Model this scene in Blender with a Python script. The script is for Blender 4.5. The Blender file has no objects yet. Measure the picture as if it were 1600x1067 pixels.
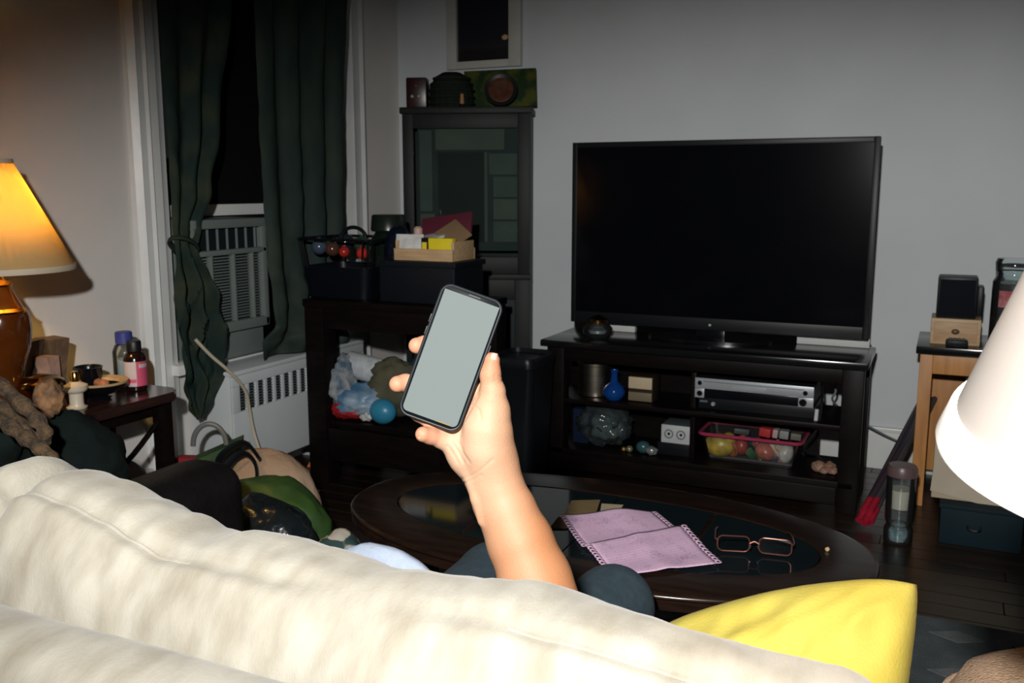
import bpy, bmesh, math, random
import numpy as np
from mathutils import Vector, Matrix, Euler, noise as mnoise

# ------------------------------------------------------------------ camera, world, flash, exposure
F = 1450.0; PITCH = math.radians(9.4); YAW = math.radians(25); H = 1.2
sc = bpy.context.scene
col = sc.collection
cam_d = bpy.data.cameras.new('camera'); cam = bpy.data.objects.new('camera', cam_d); col.objects.link(cam)
cam_d.sensor_width = 36; cam_d.lens = F / 1600 * 36; cam_d.clip_start = .02
cam.location = (0, 0, H); cam.rotation_euler = (math.radians(90) - PITCH, 0, YAW)
cam_d.dof.use_dof = True; cam_d.dof.focus_distance = 1.15; cam_d.dof.aperture_fstop = 16
sc.camera = cam
w = bpy.data.worlds.new('night'); sc.world = w; w.use_nodes = True
w.node_tree.nodes['Background'].inputs[0].default_value = (.02, .03, .06, 1)
w.node_tree.nodes['Background'].inputs[1].default_value = .02
sc.view_settings.view_transform = 'Standard'; sc.view_settings.look = 'None'
sc.view_settings.exposure = 0.0; sc.view_settings.gamma = 1; sc.view_settings.use_curve_mapping = False
FLASH_POS = (-.06, -.28, 1.56); FLASH_AIM = (-.75, 3.1, .27)
fl = bpy.data.lights.new('camera_flash', 'SPOT'); fl.energy = 345; fl.color = (1, .985, .955)
fl.spot_size = math.radians(62); fl.spot_blend = .75; fl.shadow_soft_size = .035
flo = bpy.data.objects.new('camera_flash', fl); col.objects.link(flo); flo.location = FLASH_POS
flo.scale = (1.9, 1, 1)  # a wide, low flash head
flo.rotation_euler = (Vector(FLASH_AIM) - Vector(FLASH_POS)).to_track_quat('-Z', 'Y').to_euler()

# ------------------------------------------------------------------ pixel rays (to read real places off the photograph)
RT = Vector((math.cos(YAW), math.sin(YAW), 0)); FH = Vector((-math.sin(YAW), math.cos(YAW), 0)); ZZ = Vector((0, 0, 1))
FW = FH * math.cos(PITCH) - ZZ * math.sin(PITCH); UP = ZZ * math.cos(PITCH) + FH * math.sin(PITCH)
C0 = Vector((0, 0, H))
def ray(x, y): return FW + RT * ((x - 800) / F) - UP * ((y - 533.5) / F)
def P(x, y, d): return C0 + ray(x, y) * d
def onz(x, y, z): r = ray(x, y); return C0 + r * ((z - H) / r.z)
def onx(x, y, v): r = ray(x, y); return C0 + r * (v / r.x)
def ony(x, y, v): r = ray(x, y); return C0 + r * (v / r.y)

# ------------------------------------------------------------------ materials
def lin(v): v /= 255.; return v / 12.92 if v <= .04045 else ((v + .055) / 1.055) ** 2.4
def rgb(r, g, b): return (lin(r), lin(g), lin(b))
MATS = {}
def mat(name, c, rough=.5, metal=0, c2=None, vscale=6, bump=0, bscale=80, stretch=(1, 1, 1), spec=.5, coat=0, trans=0,
        emit=None, es=1, sheen=0, sss=0, alpha=1, detail=4, lo=.35, hi=.65, ior=1.45):
    m = bpy.data.materials.new(name); m.use_nodes = True; nt = m.node_tree; n = nt.nodes; L = nt.links
    b = n['Principled BSDF']; I = b.inputs
    if spec == .5 and rough >= .35 and max(c) < .05 and not metal: spec = .12   # matt dark cloth and paint hardly shine
    I['Base Color'].default_value = (*c, 1); I['Roughness'].default_value = rough; I['Metallic'].default_value = metal
    I['Specular IOR Level'].default_value = spec; I['Coat Weight'].default_value = coat; I['Coat Roughness'].default_value = .08
    I['Transmission Weight'].default_value = trans; I['Alpha'].default_value = alpha; I['Sheen Weight'].default_value = sheen; I['IOR'].default_value = ior
    if sss: I['Subsurface Weight'].default_value = sss; I['Subsurface Radius'].default_value = (.6, .25, .12); I['Subsurface Scale'].default_value = .01
    if emit: I['Emission Color'].default_value = (*emit, 1); I['Emission Strength'].default_value = es
    tc = n.new('ShaderNodeTexCoord'); mp = n.new('ShaderNodeMapping'); L.new(tc.outputs['Object'], mp.inputs[0])
    mp.inputs['Scale'].default_value = stretch
    if c2 is None: c2 = tuple(x * .86 for x in c)
    no = n.new('ShaderNodeTexNoise'); no.inputs['Scale'].default_value = vscale; no.inputs['Detail'].default_value = detail
    L.new(mp.outputs[0], no.inputs['Vector'])
    rp = n.new('ShaderNodeValToRGB'); e = rp.color_ramp.elements
    e[0].position = lo; e[0].color = (*c, 1); e[1].position = hi; e[1].color = (*c2, 1)
    L.new(no.outputs[0], rp.inputs[0]); L.new(rp.outputs[0], I['Base Color'])
    if bump:
        n2 = n.new('ShaderNodeTexNoise'); n2.inputs['Scale'].default_value = bscale; n2.inputs['Detail'].default_value = 3
        L.new(mp.outputs[0], n2.inputs['Vector'])
        bp = n.new('ShaderNodeBump'); bp.inputs['Strength'].default_value = bump; bp.inputs['Distance'].default_value = .01
        L.new(n2.outputs[0], bp.inputs['Height']); L.new(bp.outputs[0], I['Normal'])
    MATS[name] = m
    return m
def thin_glass(name, tint, rough=.05, opac=.15, ior=1.45):
    """thin clear plastic or glass: mostly see-through, with a glossy skin"""
    m = bpy.data.materials.new(name); m.use_nodes = True; nt = m.node_tree; n = nt.nodes; L = nt.links
    n.remove(n['Principled BSDF']); out = n['Material Output']
    t = n.new('ShaderNodeBsdfTransparent'); t.inputs[0].default_value = (*tint, 1)
    g = n.new('ShaderNodeBsdfGlossy'); g.inputs['Roughness'].default_value = rough
    d = n.new('ShaderNodeBsdfDiffuse'); d.inputs[0].default_value = (*tint, 1)
    fr = n.new('ShaderNodeFresnel'); fr.inputs[0].default_value = ior
    m1 = n.new('ShaderNodeMixShader'); m1.inputs[0].default_value = opac; L.new(t.outputs[0], m1.inputs[1]); L.new(d.outputs[0], m1.inputs[2])
    m2 = n.new('ShaderNodeMixShader'); L.new(fr.outputs[0], m2.inputs[0]); L.new(m1.outputs[0], m2.inputs[1]); L.new(g.outputs[0], m2.inputs[2])
    L.new(m2.outputs[0], out.inputs[0]); return m
def shade_mat(name, c, tr):
    """pleated lampshade cloth: diffuse and translucent, fine noise along the pleats"""
    m = bpy.data.materials.new(name); m.use_nodes = True; nt = m.node_tree; n = nt.nodes; L = nt.links
    n.remove(n['Principled BSDF']); out = n['Material Output']
    tc = n.new('ShaderNodeTexCoord'); no = n.new('ShaderNodeTexNoise'); no.inputs['Scale'].default_value = 40; L.new(tc.outputs['Object'], no.inputs['Vector'])
    rp = n.new('ShaderNodeValToRGB'); rp.color_ramp.elements[0].color = (*[x * .93 for x in c], 1); rp.color_ramp.elements[1].color = (*c, 1); L.new(no.outputs[0], rp.inputs[0])
    d = n.new('ShaderNodeBsdfDiffuse'); t = n.new('ShaderNodeBsdfTranslucent'); L.new(rp.outputs[0], d.inputs[0]); L.new(rp.outputs[0], t.inputs[0])
    mx = n.new('ShaderNodeMixShader'); mx.inputs[0].default_value = tr; L.new(d.outputs[0], mx.inputs[1]); L.new(t.outputs[0], mx.inputs[2]); L.new(mx.outputs[0], out.inputs[0])
    return m

WALL = mat('wall_paint', (.555, .590, .605), .62, c2=(.52, .553, .57), vscale=2.5, bump=.05, bscale=40)
WALLL = mat('left_wall_paint', (.63, .60, .57), .6, c2=(.59, .565, .54), vscale=2.5, bump=.05, bscale=40)
TRIM = mat('white_gloss_trim', (.66, .67, .66), .28, c2=(.60, .61, .60), vscale=5, bump=.05, bscale=30)
DARKWALL = mat('low_bounce_wall_paint', (.20, .20, .20), .7)  # unseen walls, kept dark to cut the light they bounce back
CEIL = mat('ceiling_paint', (.35, .35, .34), .8)
PLANK = [mat('dark_oak_board_%s' % s, c, .30, c2=tuple(x * .45 for x in c), vscale=5, stretch=(.6, 9, 9), bump=.08, bscale=30)
         for s, c in (('a', (.016, .0085, .0055)), ('b', (.024, .013, .008)), ('c', (.012, .007, .005)))]
DARKWOOD = mat('espresso_wood', (.0060, .0035, .0032), .4, spec=.13, c2=(.0034, .0023, .0022), vscale=5, stretch=(2, 12, 12), bump=.04)
DARKTOP = mat('black_brown_top', (.006, .007, .008), .16, c2=(.006, .006, .006), vscale=4)
TABLEWOOD = mat('walnut_table', (.016, .0078, .0050), .22, c2=(.008, .0045, .0034), vscale=4, stretch=(2, 14, 14), spec=.3)
BLACK = mat('black_plastic', (.006, .007, .009), .4, spec=.25, c2=(.005, .006, .007))
BLACKG = mat('black_gloss', (.004, .005, .007), .2, c2=(.004, .004, .006))
SCREENTV = mat('television_screen', (.0025, .003, .004), .14, spec=.2, c2=(.002, .0025, .0035))
CREAM = mat('cream_chenille', (.252, .236, .196), .92, c2=(.160, .141, .104), vscale=30, bump=.12, bscale=520, stretch=(1, .4, .4), sheen=.1, lo=.38, hi=.78, detail=6)
YELLOW = mat('yellow_cotton', (.275, .237, .042), .85, c2=(.255, .205, .026), vscale=9, bump=.12, bscale=300)
BROWNC = mat('brown_weave', (.42, .285, .185), .95, c2=(.31, .20, .125), vscale=160, bump=.5, bscale=260)
SKIN = mat('skin', (.38, .240, .162), .58, c2=(.355, .214, .140), vscale=16, bump=.10, bscale=420, sss=.12, spec=.28, lo=.3, hi=.7)
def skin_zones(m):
    """the inside of the hand is paler and pinker than the sun-browned forearm; its right edge also carries painted shading"""
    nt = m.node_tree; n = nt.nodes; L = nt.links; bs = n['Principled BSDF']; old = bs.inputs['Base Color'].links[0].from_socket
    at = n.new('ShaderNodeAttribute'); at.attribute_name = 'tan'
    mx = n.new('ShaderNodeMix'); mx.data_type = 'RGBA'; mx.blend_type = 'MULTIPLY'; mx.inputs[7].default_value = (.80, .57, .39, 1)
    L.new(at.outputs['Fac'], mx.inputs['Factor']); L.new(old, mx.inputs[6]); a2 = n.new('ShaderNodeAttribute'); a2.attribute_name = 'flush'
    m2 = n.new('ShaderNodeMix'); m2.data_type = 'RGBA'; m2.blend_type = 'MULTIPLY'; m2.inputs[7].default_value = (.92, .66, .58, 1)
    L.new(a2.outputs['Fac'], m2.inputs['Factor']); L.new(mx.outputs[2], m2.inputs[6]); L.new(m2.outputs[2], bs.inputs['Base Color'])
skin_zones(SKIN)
NAIL = mat('fingernail', (.43, .26, .20), .3, c2=(.43, .27, .21))
TEAL = mat('dark_teal_denim', (.022, .042, .055), .9, c2=(.016, .032, .043), vscale=60, bump=.25, bscale=400)
GREYT = mat('grey_cotton', (.10, .11, .13), .9)
HAIR = mat('dark_hair', (.012, .008, .006), .5, stretch=(40, 40, 4), c2=(.02, .012, .008))
PALEBLUE = mat('pale_blue_cloth', (.40, .46, .56), .9, c2=(.35, .41, .52), vscale=50, bump=.2, bscale=300)
CURT = mat('green_curtain', (.0105, .0215, .0180), .72, c2=(.030, .037, .021), vscale=7, bump=.3, bscale=16, detail=6, lo=.42, hi=.7)
CURTR = mat('grey_green_curtain', (.0135, .0255, .0230), .6, c2=(.025, .035, .026), vscale=9, bump=.22, bscale=18, stretch=(1, 1, .4), detail=6)
ACW = mat('aged_white_plastic', (.140, .165, .156), .5, c2=(.125, .146, .138), vscale=5)
ACD = mat('vent_shadow', (.008, .012, .015), .7)
RADW = mat('radiator_enamel', (.50, .54, .55), .42, c2=(.46, .50, .51), vscale=4)
BEIGECORD = mat('beige_cord', (.42, .37, .28), .5)
WHITECORD = mat('white_cord', (.5, .52, .52), .5)
BLKCORD = mat('black_cord', (.012, .012, .014), .5)
CABW = mat('dark_grey_green_paint', (.011, .0135, .0115), .5, spec=.2, c2=(.008, .0105, .009), vscale=6, stretch=(6, 6, 1), bump=.05)
CABP = [mat('faded_paper_%s' % s, c, .8, vscale=12) for s, c in (('a', (.052, .068, .060)), ('b', (.034, .046, .042)), ('c', (.064, .076, .060)))]
CABGL = thin_glass('cabinet_glass', (.90, .94, .93), .02, .0, 1.25)
GLASS = thin_glass('clear_glass', (.93, .97, .97), .03, .015)
LENS = thin_glass('lens_glass', (.96, .98, .98), .02, .0)
WINGLASS = thin_glass('window_glass', (.75, .8, .8), .02, .01)
POLY = thin_glass('crumpled_polythene', (.66, .78, .80), .14, .035)
HONEY = mat('honey_pine', (.50, .235, .075), .45, c2=(.38, .165, .05), vscale=4, stretch=(10, 10, 1.2), bump=.05)
PINE = mat('pale_wood', (.50, .34, .19), .5, c2=(.40, .26, .14), vscale=5, stretch=(2, 12, 12))
CARD = mat('cardboard', (.42, .35, .25), .85, c2=(.38, .31, .22))
STEEL = mat('brushed_steel', (.45, .40, .33), .28, metal=1, c2=(.36, .31, .25), vscale=3, stretch=(1, 1, 30))
CHROME = mat('chrome', (.6, .6, .6), .12, metal=1)
GOLD = mat('polished_brass', (.55, .30, .08), .16, metal=1, c2=(.45, .23, .06))
SILV = mat('silver_plastic', (.42, .45, .47), .35, metal=.4, c2=(.38, .40, .42))
AMBER = mat('amber_ceramic', (.10, .026, .004), .16, c2=(.045, .011, .002), vscale=7, coat=.6)
SHADEL = shade_mat('warm_lamp_shade', (.72, .55, .27), .58)
SHADER = shade_mat('white_lamp_shade', (.37, .335, .305), .3)
BRAID = mat('shade_braid', (.52, .43, .31), .8)
LEATHER = mat('dark_brown_leather', (.009, .0078, .0078), .48, c2=(.006, .0055, .0058), vscale=14, bump=.2, bscale=70)
DGREEN = mat('dark_green_cloth', (.0035, .0068, .0060), .9, c2=(.0022, .0045, .0042), bump=.3, bscale=60)
KNIT = mat('brown_knit', (.085, .050, .022), .95, c2=(.022, .015, .010), vscale=60, bump=.8, bscale=150)
PINK = mat('pink_plastic', (.35, .035, .085), .35)
RUG = mat('grey_rug', (.085, .105, .110), .95, c2=(.05, .064, .07), vscale=10, bump=.5, bscale=260)
RUGB = mat('pale_rug_motif', (.125, .14, .14), .95, c2=(.09, .10, .10), vscale=30, bump=.5, bscale=260)
def plain(name, c, rough=.5, **k): return mat(name, c, rough, **k)
GREENL = plain('green_fabric', (.028, .075, .010), .55, c2=(.010, .030, .007), vscale=9)
WHITE = plain('white_matt', (.55, .56, .55), .6)
RED = plain('red_matt', (.28, .012, .018), .5)
LABELW = plain('label_white', (.46, .40, .42), .5)
LABELP = plain('label_pink', (.52, .075, .15), .5)
BLUE = plain('blue_matt', (.02, .12, .24), .45)
ORANGE = plain('orange_matt', (.62, .17, .05), .5)
TEALBOX = plain('teal_black_card', (.007, .017, .023), .55)

# ------------------------------------------------------------------ building helpers
WL = {}
def props(o, label=None, cat=None, group=None, kind=None):
    if label: o['label'] = label
    if cat: o['category'] = cat
    if group: o['group'] = group
    if kind: o['kind'] = kind
    return o
def thing(name, label, cat, loc, group=None):
    o = bpy.data.objects.new(name, None); o.empty_display_size = .05; col.objects.link(o); o.location = loc
    WL[o] = Vector(loc); return props(o, label, cat, group)
def rmat(rx=0, ry=0, rz=0): return Euler((math.radians(rx), math.radians(ry), math.radians(rz))).to_matrix().to_4x4()
class B:
    def __init__(s, M=None): s.bm = bmesh.new(); s.M = M or Matrix.Identity(4)
    def _add(s, src, L=None):
        T = s.M @ L if L is not None else s.M
        mp = {}
        for v in src.verts: mp[v] = s.bm.verts.new(T @ v.co)
        for f in src.faces:
            try: s.bm.faces.new([mp[v] for v in f.verts])
            except ValueError: pass
        src.free(); return s
    def box(s, c, d, bev=.003, rot=None, seg=2):
        t = bmesh.new(); bmesh.ops.create_cube(t, size=1)
        for v in t.verts: v.co = Vector((v.co.x * d[0], v.co.y * d[1], v.co.z * d[2]))
        if bev: bmesh.ops.bevel(t, geom=t.edges[:], offset=min(bev, min(d) * .45), segments=seg, profile=.6, affect='EDGES')
        L = Matrix.Translation(c)
        if rot is not None: L = L @ rot
        return s._add(t, L)
    def bx(s, x0, x1, y0, y1, z0, z1, bev=.003, seg=2): return s.box(((x0 + x1) / 2, (y0 + y1) / 2, (z0 + z1) / 2), (x1 - x0, y1 - y0, z1 - z0), bev, None, seg)
    def lathe(s, prof, c=(0, 0, 0), seg=32, rot=None, flute=0, amp=0):
        t = bmesh.new(); rings = []
        for r, z in prof:
            if r < 1e-5: rings.append([t.verts.new((0, 0, z))])
            else:
                rings.append([t.verts.new(((r + (amp * r * abs(math.cos(flute * a / 2)) if flute else 0)) * math.cos(a), (r + (amp * r * abs(math.cos(flute * a / 2)) if flute else 0)) * math.sin(a), z)) for a in [2 * math.pi * i / seg for i in range(seg)]])
        for A, Bq in zip(rings, rings[1:]):
            for i in range(seg):
                j = (i + 1) % seg
                if len(A) == 1 and len(Bq) == 1: break
                if len(A) == 1: t.faces.new((A[0], Bq[j], Bq[i]))
                elif len(Bq) == 1: t.faces.new((A[i], A[j], Bq[0]))
                else: t.faces.new((A[i], A[j], Bq[j], Bq[i]))
        L = Matrix.Translation(c)
        if rot is not None: L = L @ rot
        return s._add(t, L)
    def cyl(s, c, r, h, r2=None, seg=24, rot=None, bev=.002):
        r2 = r if r2 is None else r2; b = min(bev, h * .3, r * .3)
        return s.lathe([(0, 0), (r - b, 0), (r, b), (r2, h - b), (r2 - b, h), (0, h)], c, seg, rot)
    def ball(s, c, r, seg=20, amp=0, fs=1, seed=0, rot=None, sub=4):
        if not hasattr(r, '__len__'): r = (r, r, r)
        t = bmesh.new(); bmesh.ops.create_icosphere(t, subdivisions=sub if amp else 3, radius=1)
        for v in t.verts:
            k = 1
            if amp:
                q = v.co * fs + Vector((seed * 7.3, seed * 3.1, seed))
                k = 1 + amp * (mnoise.noise(q) + .6 * (1 - 2 * abs(mnoise.noise(q * 2.1))) + .3 * mnoise.noise(q * 4.3))
            v.co = Vector((v.co.x * r[0] * k, v.co.y * r[1] * k, v.co.z * r[2] * k))
        L = Matrix.Translation(c)
        if rot is not None: L = L @ rot
        return s._add(t, L)
    def tube(s, pts, r, seg=8, smooth=6, flat=1):
        pts = [Vector(p) for p in pts]
        if smooth and len(pts) > 2:
            out = []
            for i in range(len(pts) - 1):
                p0 = pts[max(i - 1, 0)]; p1 = pts[i]; p2 = pts[i + 1]; p3 = pts[min(i + 2, len(pts) - 1)]
                for k in range(smooth):
                    u = k / smooth
                    out.append(.5 * (2 * p1 + (p2 - p0) * u + (2 * p0 - 5 * p1 + 4 * p2 - p3) * u * u + (3 * p1 - p0 - 3 * p2 + p3) * u ** 3))
            pts = out + [pts[-1]]
        t = bmesh.new(); rings = []; n = None
        for i, p in enumerate(pts):
            d = (pts[min(i + 1, len(pts) - 1)] - pts[max(i - 1, 0)]).normalized()
            if n is None: n = d.orthogonal().normalized()
            n = (n - d * n.dot(d)).normalized(); m = d.cross(n)
            rr = r if not callable(r) else r(i / (len(pts) - 1))
            rings.append([t.verts.new(p + n * rr * math.cos(a) + m * rr * flat * math.sin(a)) for a in [2 * math.pi * k / seg for k in range(seg)]])
        for A, Bq in zip(rings, rings[1:]):
            for i in range(seg): t.faces.new((A[i], A[(i + 1) % seg], Bq[(i + 1) % seg], Bq[i]))
        t.faces.new(rings[0][::-1]); t.faces.new(rings[-1])
        return s._add(t)
    def sheet(s, f, nu, nv, th=.002):
        """a cloth or paper surface f(u,v), given a real thickness"""
        t = bmesh.new(); g = [[Vector(f(i / nu, j / nv)) for j in range(nv + 1)] for i in range(nu + 1)]
        def nor(i, j):
            a = g[min(i + 1, nu)][j] - g[max(i - 1, 0)][j]; b = g[i][min(j + 1, nv)] - g[i][max(j - 1, 0)]
            c = a.cross(b); return c.normalized() if c.length > 1e-12 else Vector((0, 0, 1))
        N = [[nor(i, j) * th / 2 for j in range(nv + 1)] for i in range(nu + 1)]
        T = [[t.verts.new(g[i][j] + N[i][j]) for j in range(nv + 1)] for i in range(nu + 1)]
        Bo = [[t.verts.new(g[i][j] - N[i][j]) for j in range(nv + 1)] for i in range(nu + 1)]
        for i in range(nu):
            for j in range(nv):
                t.faces.new((T[i][j], T[i + 1][j], T[i + 1][j + 1], T[i][j + 1])); t.faces.new((Bo[i][j + 1], Bo[i + 1][j + 1], Bo[i + 1][j], Bo[i][j]))
        for i in range(nu):
            t.faces.new((Bo[i][0], Bo[i + 1][0], T[i + 1][0], T[i][0])); t.faces.new((T[i][nv], T[i + 1][nv], Bo[i + 1][nv], Bo[i][nv]))
        for j in range(nv):
            t.faces.new((T[0][j], T[0][j + 1], Bo[0][j + 1], Bo[0][j])); t.faces.new((Bo[nu][j], Bo[nu][j + 1], T[nu][j + 1], T[nu][j]))
        return s._add(t)
    def rings(s, R, closed_ends=True):
        t = bmesh.new(); V = [[t.verts.new(p) for p in r] for r in R]; n = len(R[0])
        for A, Bq in zip(V, V[1:]):
            for i in range(n): t.faces.new((A[i], A[(i + 1) % n], Bq[(i + 1) % n], Bq[i]))
        if closed_ends: t.faces.new(V[0][::-1]); t.faces.new(V[-1])
        return s._add(t)
    def prism(s, poly, h, L=None, bev=0):
        t = bmesh.new(); f = t.faces.new([t.verts.new((x, y, 0)) for x, y in poly])
        r = bmesh.ops.extrude_face_region(t, geom=[f])
        for v in r['geom']:
            if isinstance(v, bmesh.types.BMVert): v.co.z += h
        bmesh.ops.recalc_face_normals(t, faces=t.faces[:])
        if bev: bmesh.ops.bevel(t, geom=[e for e in t.edges if abs(e.verts[0].co.z - e.verts[1].co.z) < 1e-6], offset=bev, segments=2, affect='EDGES')
        return s._add(t, L)
    def pillow(s, hw, hh, th, L, n=40, pw=.42, wr=.004, seed=1, bow=.10):
        """a stuffed cushion: two bulging faces meeting in a thin seam"""
        t = bmesh.new(); V = {}
        for sd in (1, -1):
            for i in range(n + 1):
                for j in range(n + 1):
                    u = 2 * i / n - 1; v = 2 * j / n - 1
                    if sd == -1 and (i in (0, n) or j in (0, n)): V[sd, i, j] = V[1, i, j]; continue
                    pin = 1 - .0 * (1 - abs(u) ** 2) * abs(v) ** 3; pin2 = 1 - .02 * (1 - abs(v) ** 2) * abs(u) ** 3 - .05 * abs(u * v) ** 4; pin -= (bow * u * u + .02 * u ** 6) * abs(v) ** 3
                    z = sd * th * (max(0, (1 - u * u) * (1 - v * v))) ** pw
                    e = (1 - abs(u) ** 6) * (1 - abs(v) ** 6)
                    z += wr * e * (1.3 * (1 - 2 * abs(mnoise.noise(Vector((u * 1.1 + v * .6 + seed, v * 3.6 - u * 1.6, seed)))))) * .8 + wr * e * (mnoise.noise(Vector((u * 2.2 + seed, v * 5, sd))) + .5 * mnoise.noise(Vector((u * 7, v * 3 + seed, sd))))
                    V[sd, i, j] = t.verts.new((u * hw * pin2, v * hh * pin, z))
        for sd in (1, -1):
            for i in range(n):
                for j in range(n):
                    q = [V[sd, i, j], V[sd, i + 1, j], V[sd, i + 1, j + 1], V[sd, i, j + 1]]
                    t.faces.new(q if sd == 1 else q[::-1])
        return s._add(t, L)
    def mesh(s, name, m, ang=40):
        bmesh.ops.recalc_face_normals(s.bm, faces=s.bm.faces[:])
        me = bpy.data.meshes.new(name); s.bm.to_mesh(me); s.bm.free()
        me.materials.append(m)
        me.polygons.foreach_set('use_smooth', [True] * len(me.polygons)); me.set_sharp_from_angle(angle=math.radians(ang))
        return me
    def obj(s, name, m, parent, label=None, kind=None, ang=40):
        base = WL[parent]
        for v in s.bm.verts: v.co -= base
        o = bpy.data.objects.new(name, s.mesh(name, m, ang)); col.objects.link(o); o.parent = parent; WL[o] = base
        return props(o, label, None, None, kind)
    def top(s, name, m, label=None, cat=None, group=None, kind=None, ang=40):
        """a thing (or piece of the setting) that is one mesh, its origin at its base"""
        xs = [v.co for v in s.bm.verts]
        base = Vector(((min(v.x for v in xs) + max(v.x for v in xs)) / 2, (min(v.y for v in xs) + max(v.y for v in xs)) / 2, min(v.z for v in xs)))
        for v in s.bm.verts: v.co -= base
        o = bpy.data.objects.new(name, s.mesh(name, m, ang)); col.objects.link(o); o.location = base; WL[o] = base
        return props(o, label, cat, group, kind)
def part_copy(o, off, name=None):
    c = o.copy(); col.objects.link(c); c.parent = o.parent; c.location = o.location + Vector(off); return c
def struct(b, name, m, parent=None): return b.obj(name, m, parent, kind='structure') if parent else b.top(name, m, kind='structure')
def rrect(hw, hh, r, n=6):
    return [(sx * (hw - r) + r * math.cos(math.radians(a0 + 90 * i / n)), sy * (hh - r) + r * math.sin(math.radians(a0 + 90 * i / n))) for sx, sy, a0 in ((1, 1, 0), (-1, 1, 90), (-1, -1, 180), (1, -1, 270)) for i in range(n + 1)]
rnd = random.Random(4)

# ------------------------------------------------------------------ the room
XL, XR, YB, YF, CH = -2.6, 2.3, 4.2, -2.1, 2.65
fb = B().bx(XL - .3, XR + .1, YF - .1, YB + .1, -.06, -.012, 0).top('floor', PLANK[2], kind='structure')
bw = .085; bl = [B().bx(-.0, 1.0, 0, 1, 0, .012, 0)]
def board(x0, x1, y, i):
    return B().bx(x0 + .0008, x1 - .0008, y + .0008, y + bw - .0008, -.012, 0, .0012, 1).obj('floor_board', PLANK[i % 3], fb)
nrow = int((YB - .9) / bw); y = YB
for k in range(nrow):
    y -= bw; x = XL - rnd.random() * .9; i = rnd.randrange(3)
    while x < .9:
        L = .9 + rnd.random() * .9; board(max(x, XL), min(x + L, 1.6), y, i); x += L; i += 1 + rnd.randrange(2)
rest = B()
for k in range(38):
    y2 = y - bw * (k + 1); x = XL
    while x < XR: L = .9 + rnd.random() * .9; rest.bx(x + .001, min(x + L, XR) - .001, y2 + .001, y2 + bw - .001, -.012, 0, 0); x += L
for k in range(nrow): rest.bx(1.602, XR, YB - bw * (k + 1) + .001, YB - bw * k - .001, -.012, 0, 0)
rest.obj('near_floor_boards', PLANK[0], fb, kind='stuff')
struct(B().bx(XL - .3, XR + .1, YF - .1, YB + .1, CH, CH + .1, 0), 'ceiling', CEIL)
struct(B().bx(XL - .15, XR + .1, YB, YB + .1, 0, CH, 0), 'wall_back', WALL)
struct(B().bx(XR, XR + .1, YF, YB, 0, CH, 0), 'wall_right', DARKWALL)
struct(B().bx(XL - .15, XR + .1, YF - .1, YF, 0, CH, 0), 'wall_front', DARKWALL)
wy0, wy1, wz0, wz1 = 2.57, 3.60, .55, 2.35
wl = B().bx(XL - .15, XL, YF, wy0, 0, CH, 0).bx(XL - .15, XL, wy1, YB, 0, CH, 0).bx(XL - .15, XL, wy0, wy1, 0, wz0, 0).bx(XL - .15, XL, wy0, wy1, wz1, CH, 0)
struct(wl, 'wall_left', WALLL)
bb = struct(B().bx(XL, XR, YB - .018, YB, 0, .17, .003), 'baseboard_back', TRIM)
struct(B().bx(XL, XR, YB - .026, YB, .165, .185, .006), 'baseboard_cap', TRIM, bb)
bb = struct(B().bx(XL, XL + .018, YF, 2.42, 0, .17, .003), 'baseboard_left', TRIM)
struct(B().bx(XL, XL + .026, YF, 2.42, .165, .185, .006), 'baseboard_cap', TRIM, bb)
win = thing('window_1', None, None, (XL, (wy0 + wy1) / 2, wz0)); props(win, kind='structure')
def casing(y0, y1, flip):
    """door-style window casing: a stepped, beaded board"""
    prof = [(0, .022), (.018, .040), (.028, .030), (.05, .030), (.06, .038), (.07, .030), (.10, .030), (.112, .022), (.13, .020)]
    wdt = y1 - y0; pts = [(0, 0)] + [(p[0] / .13 * wdt, p[1]) for p in prof] + [(wdt, 0)]
    b = B(); R = []
    for z in (0, wz1 + .12): R.append([Vector((XL + d, (y0 + u) if not flip else (y1 - u), z)) for u, d in pts])
    b.rings(R); return b
casing(2.42, 2.57, False).obj('window_casing', TRIM, win, ang=25)
casing(3.60, 3.86, True).obj('window_casing', TRIM, win, ang=25)
B().bx(XL, XL + .03, 2.57, 3.60, wz1, wz1 + .12).obj('window_head_casing', TRIM, win)
B().bx(XL - .15, XL + .06, 2.53, 3.64, wz0 - .04, wz0, .006).obj('window_sill', TRIM, win)
fr = B()
for (a, b_, c, d) in ((2.57, 2.62, wz0, wz1), (3.55, 3.60, wz0, wz1), (2.62, 3.55, wz1 - .05, wz1), (2.62, 3.55, 1.09, 1.135)): fr.bx(XL - .09, XL - .05, a, b_, c, d)
fr.obj('sash_frame', TRIM, win)
B().bx(XL - .075, XL - .069, 2.62, 3.55, 1.135, wz1 - .05, 0).obj('window_pane', WINGLASS, win)
B().bx(XL - .075, XL - .069, 2.96, 3.55, wz0 + .02, 1.09, 0).obj('window_pane', WINGLASS, win)
# night outside: a dark brick house front across the court, so that the pane has something real behind it
struct(B().bx(-5.2, -5.0, -1, 7, -2, 6, 0), 'wall_outside', plain('night_brick', (.02, .016, .014), .9, bump=.3, bscale=9))

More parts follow.
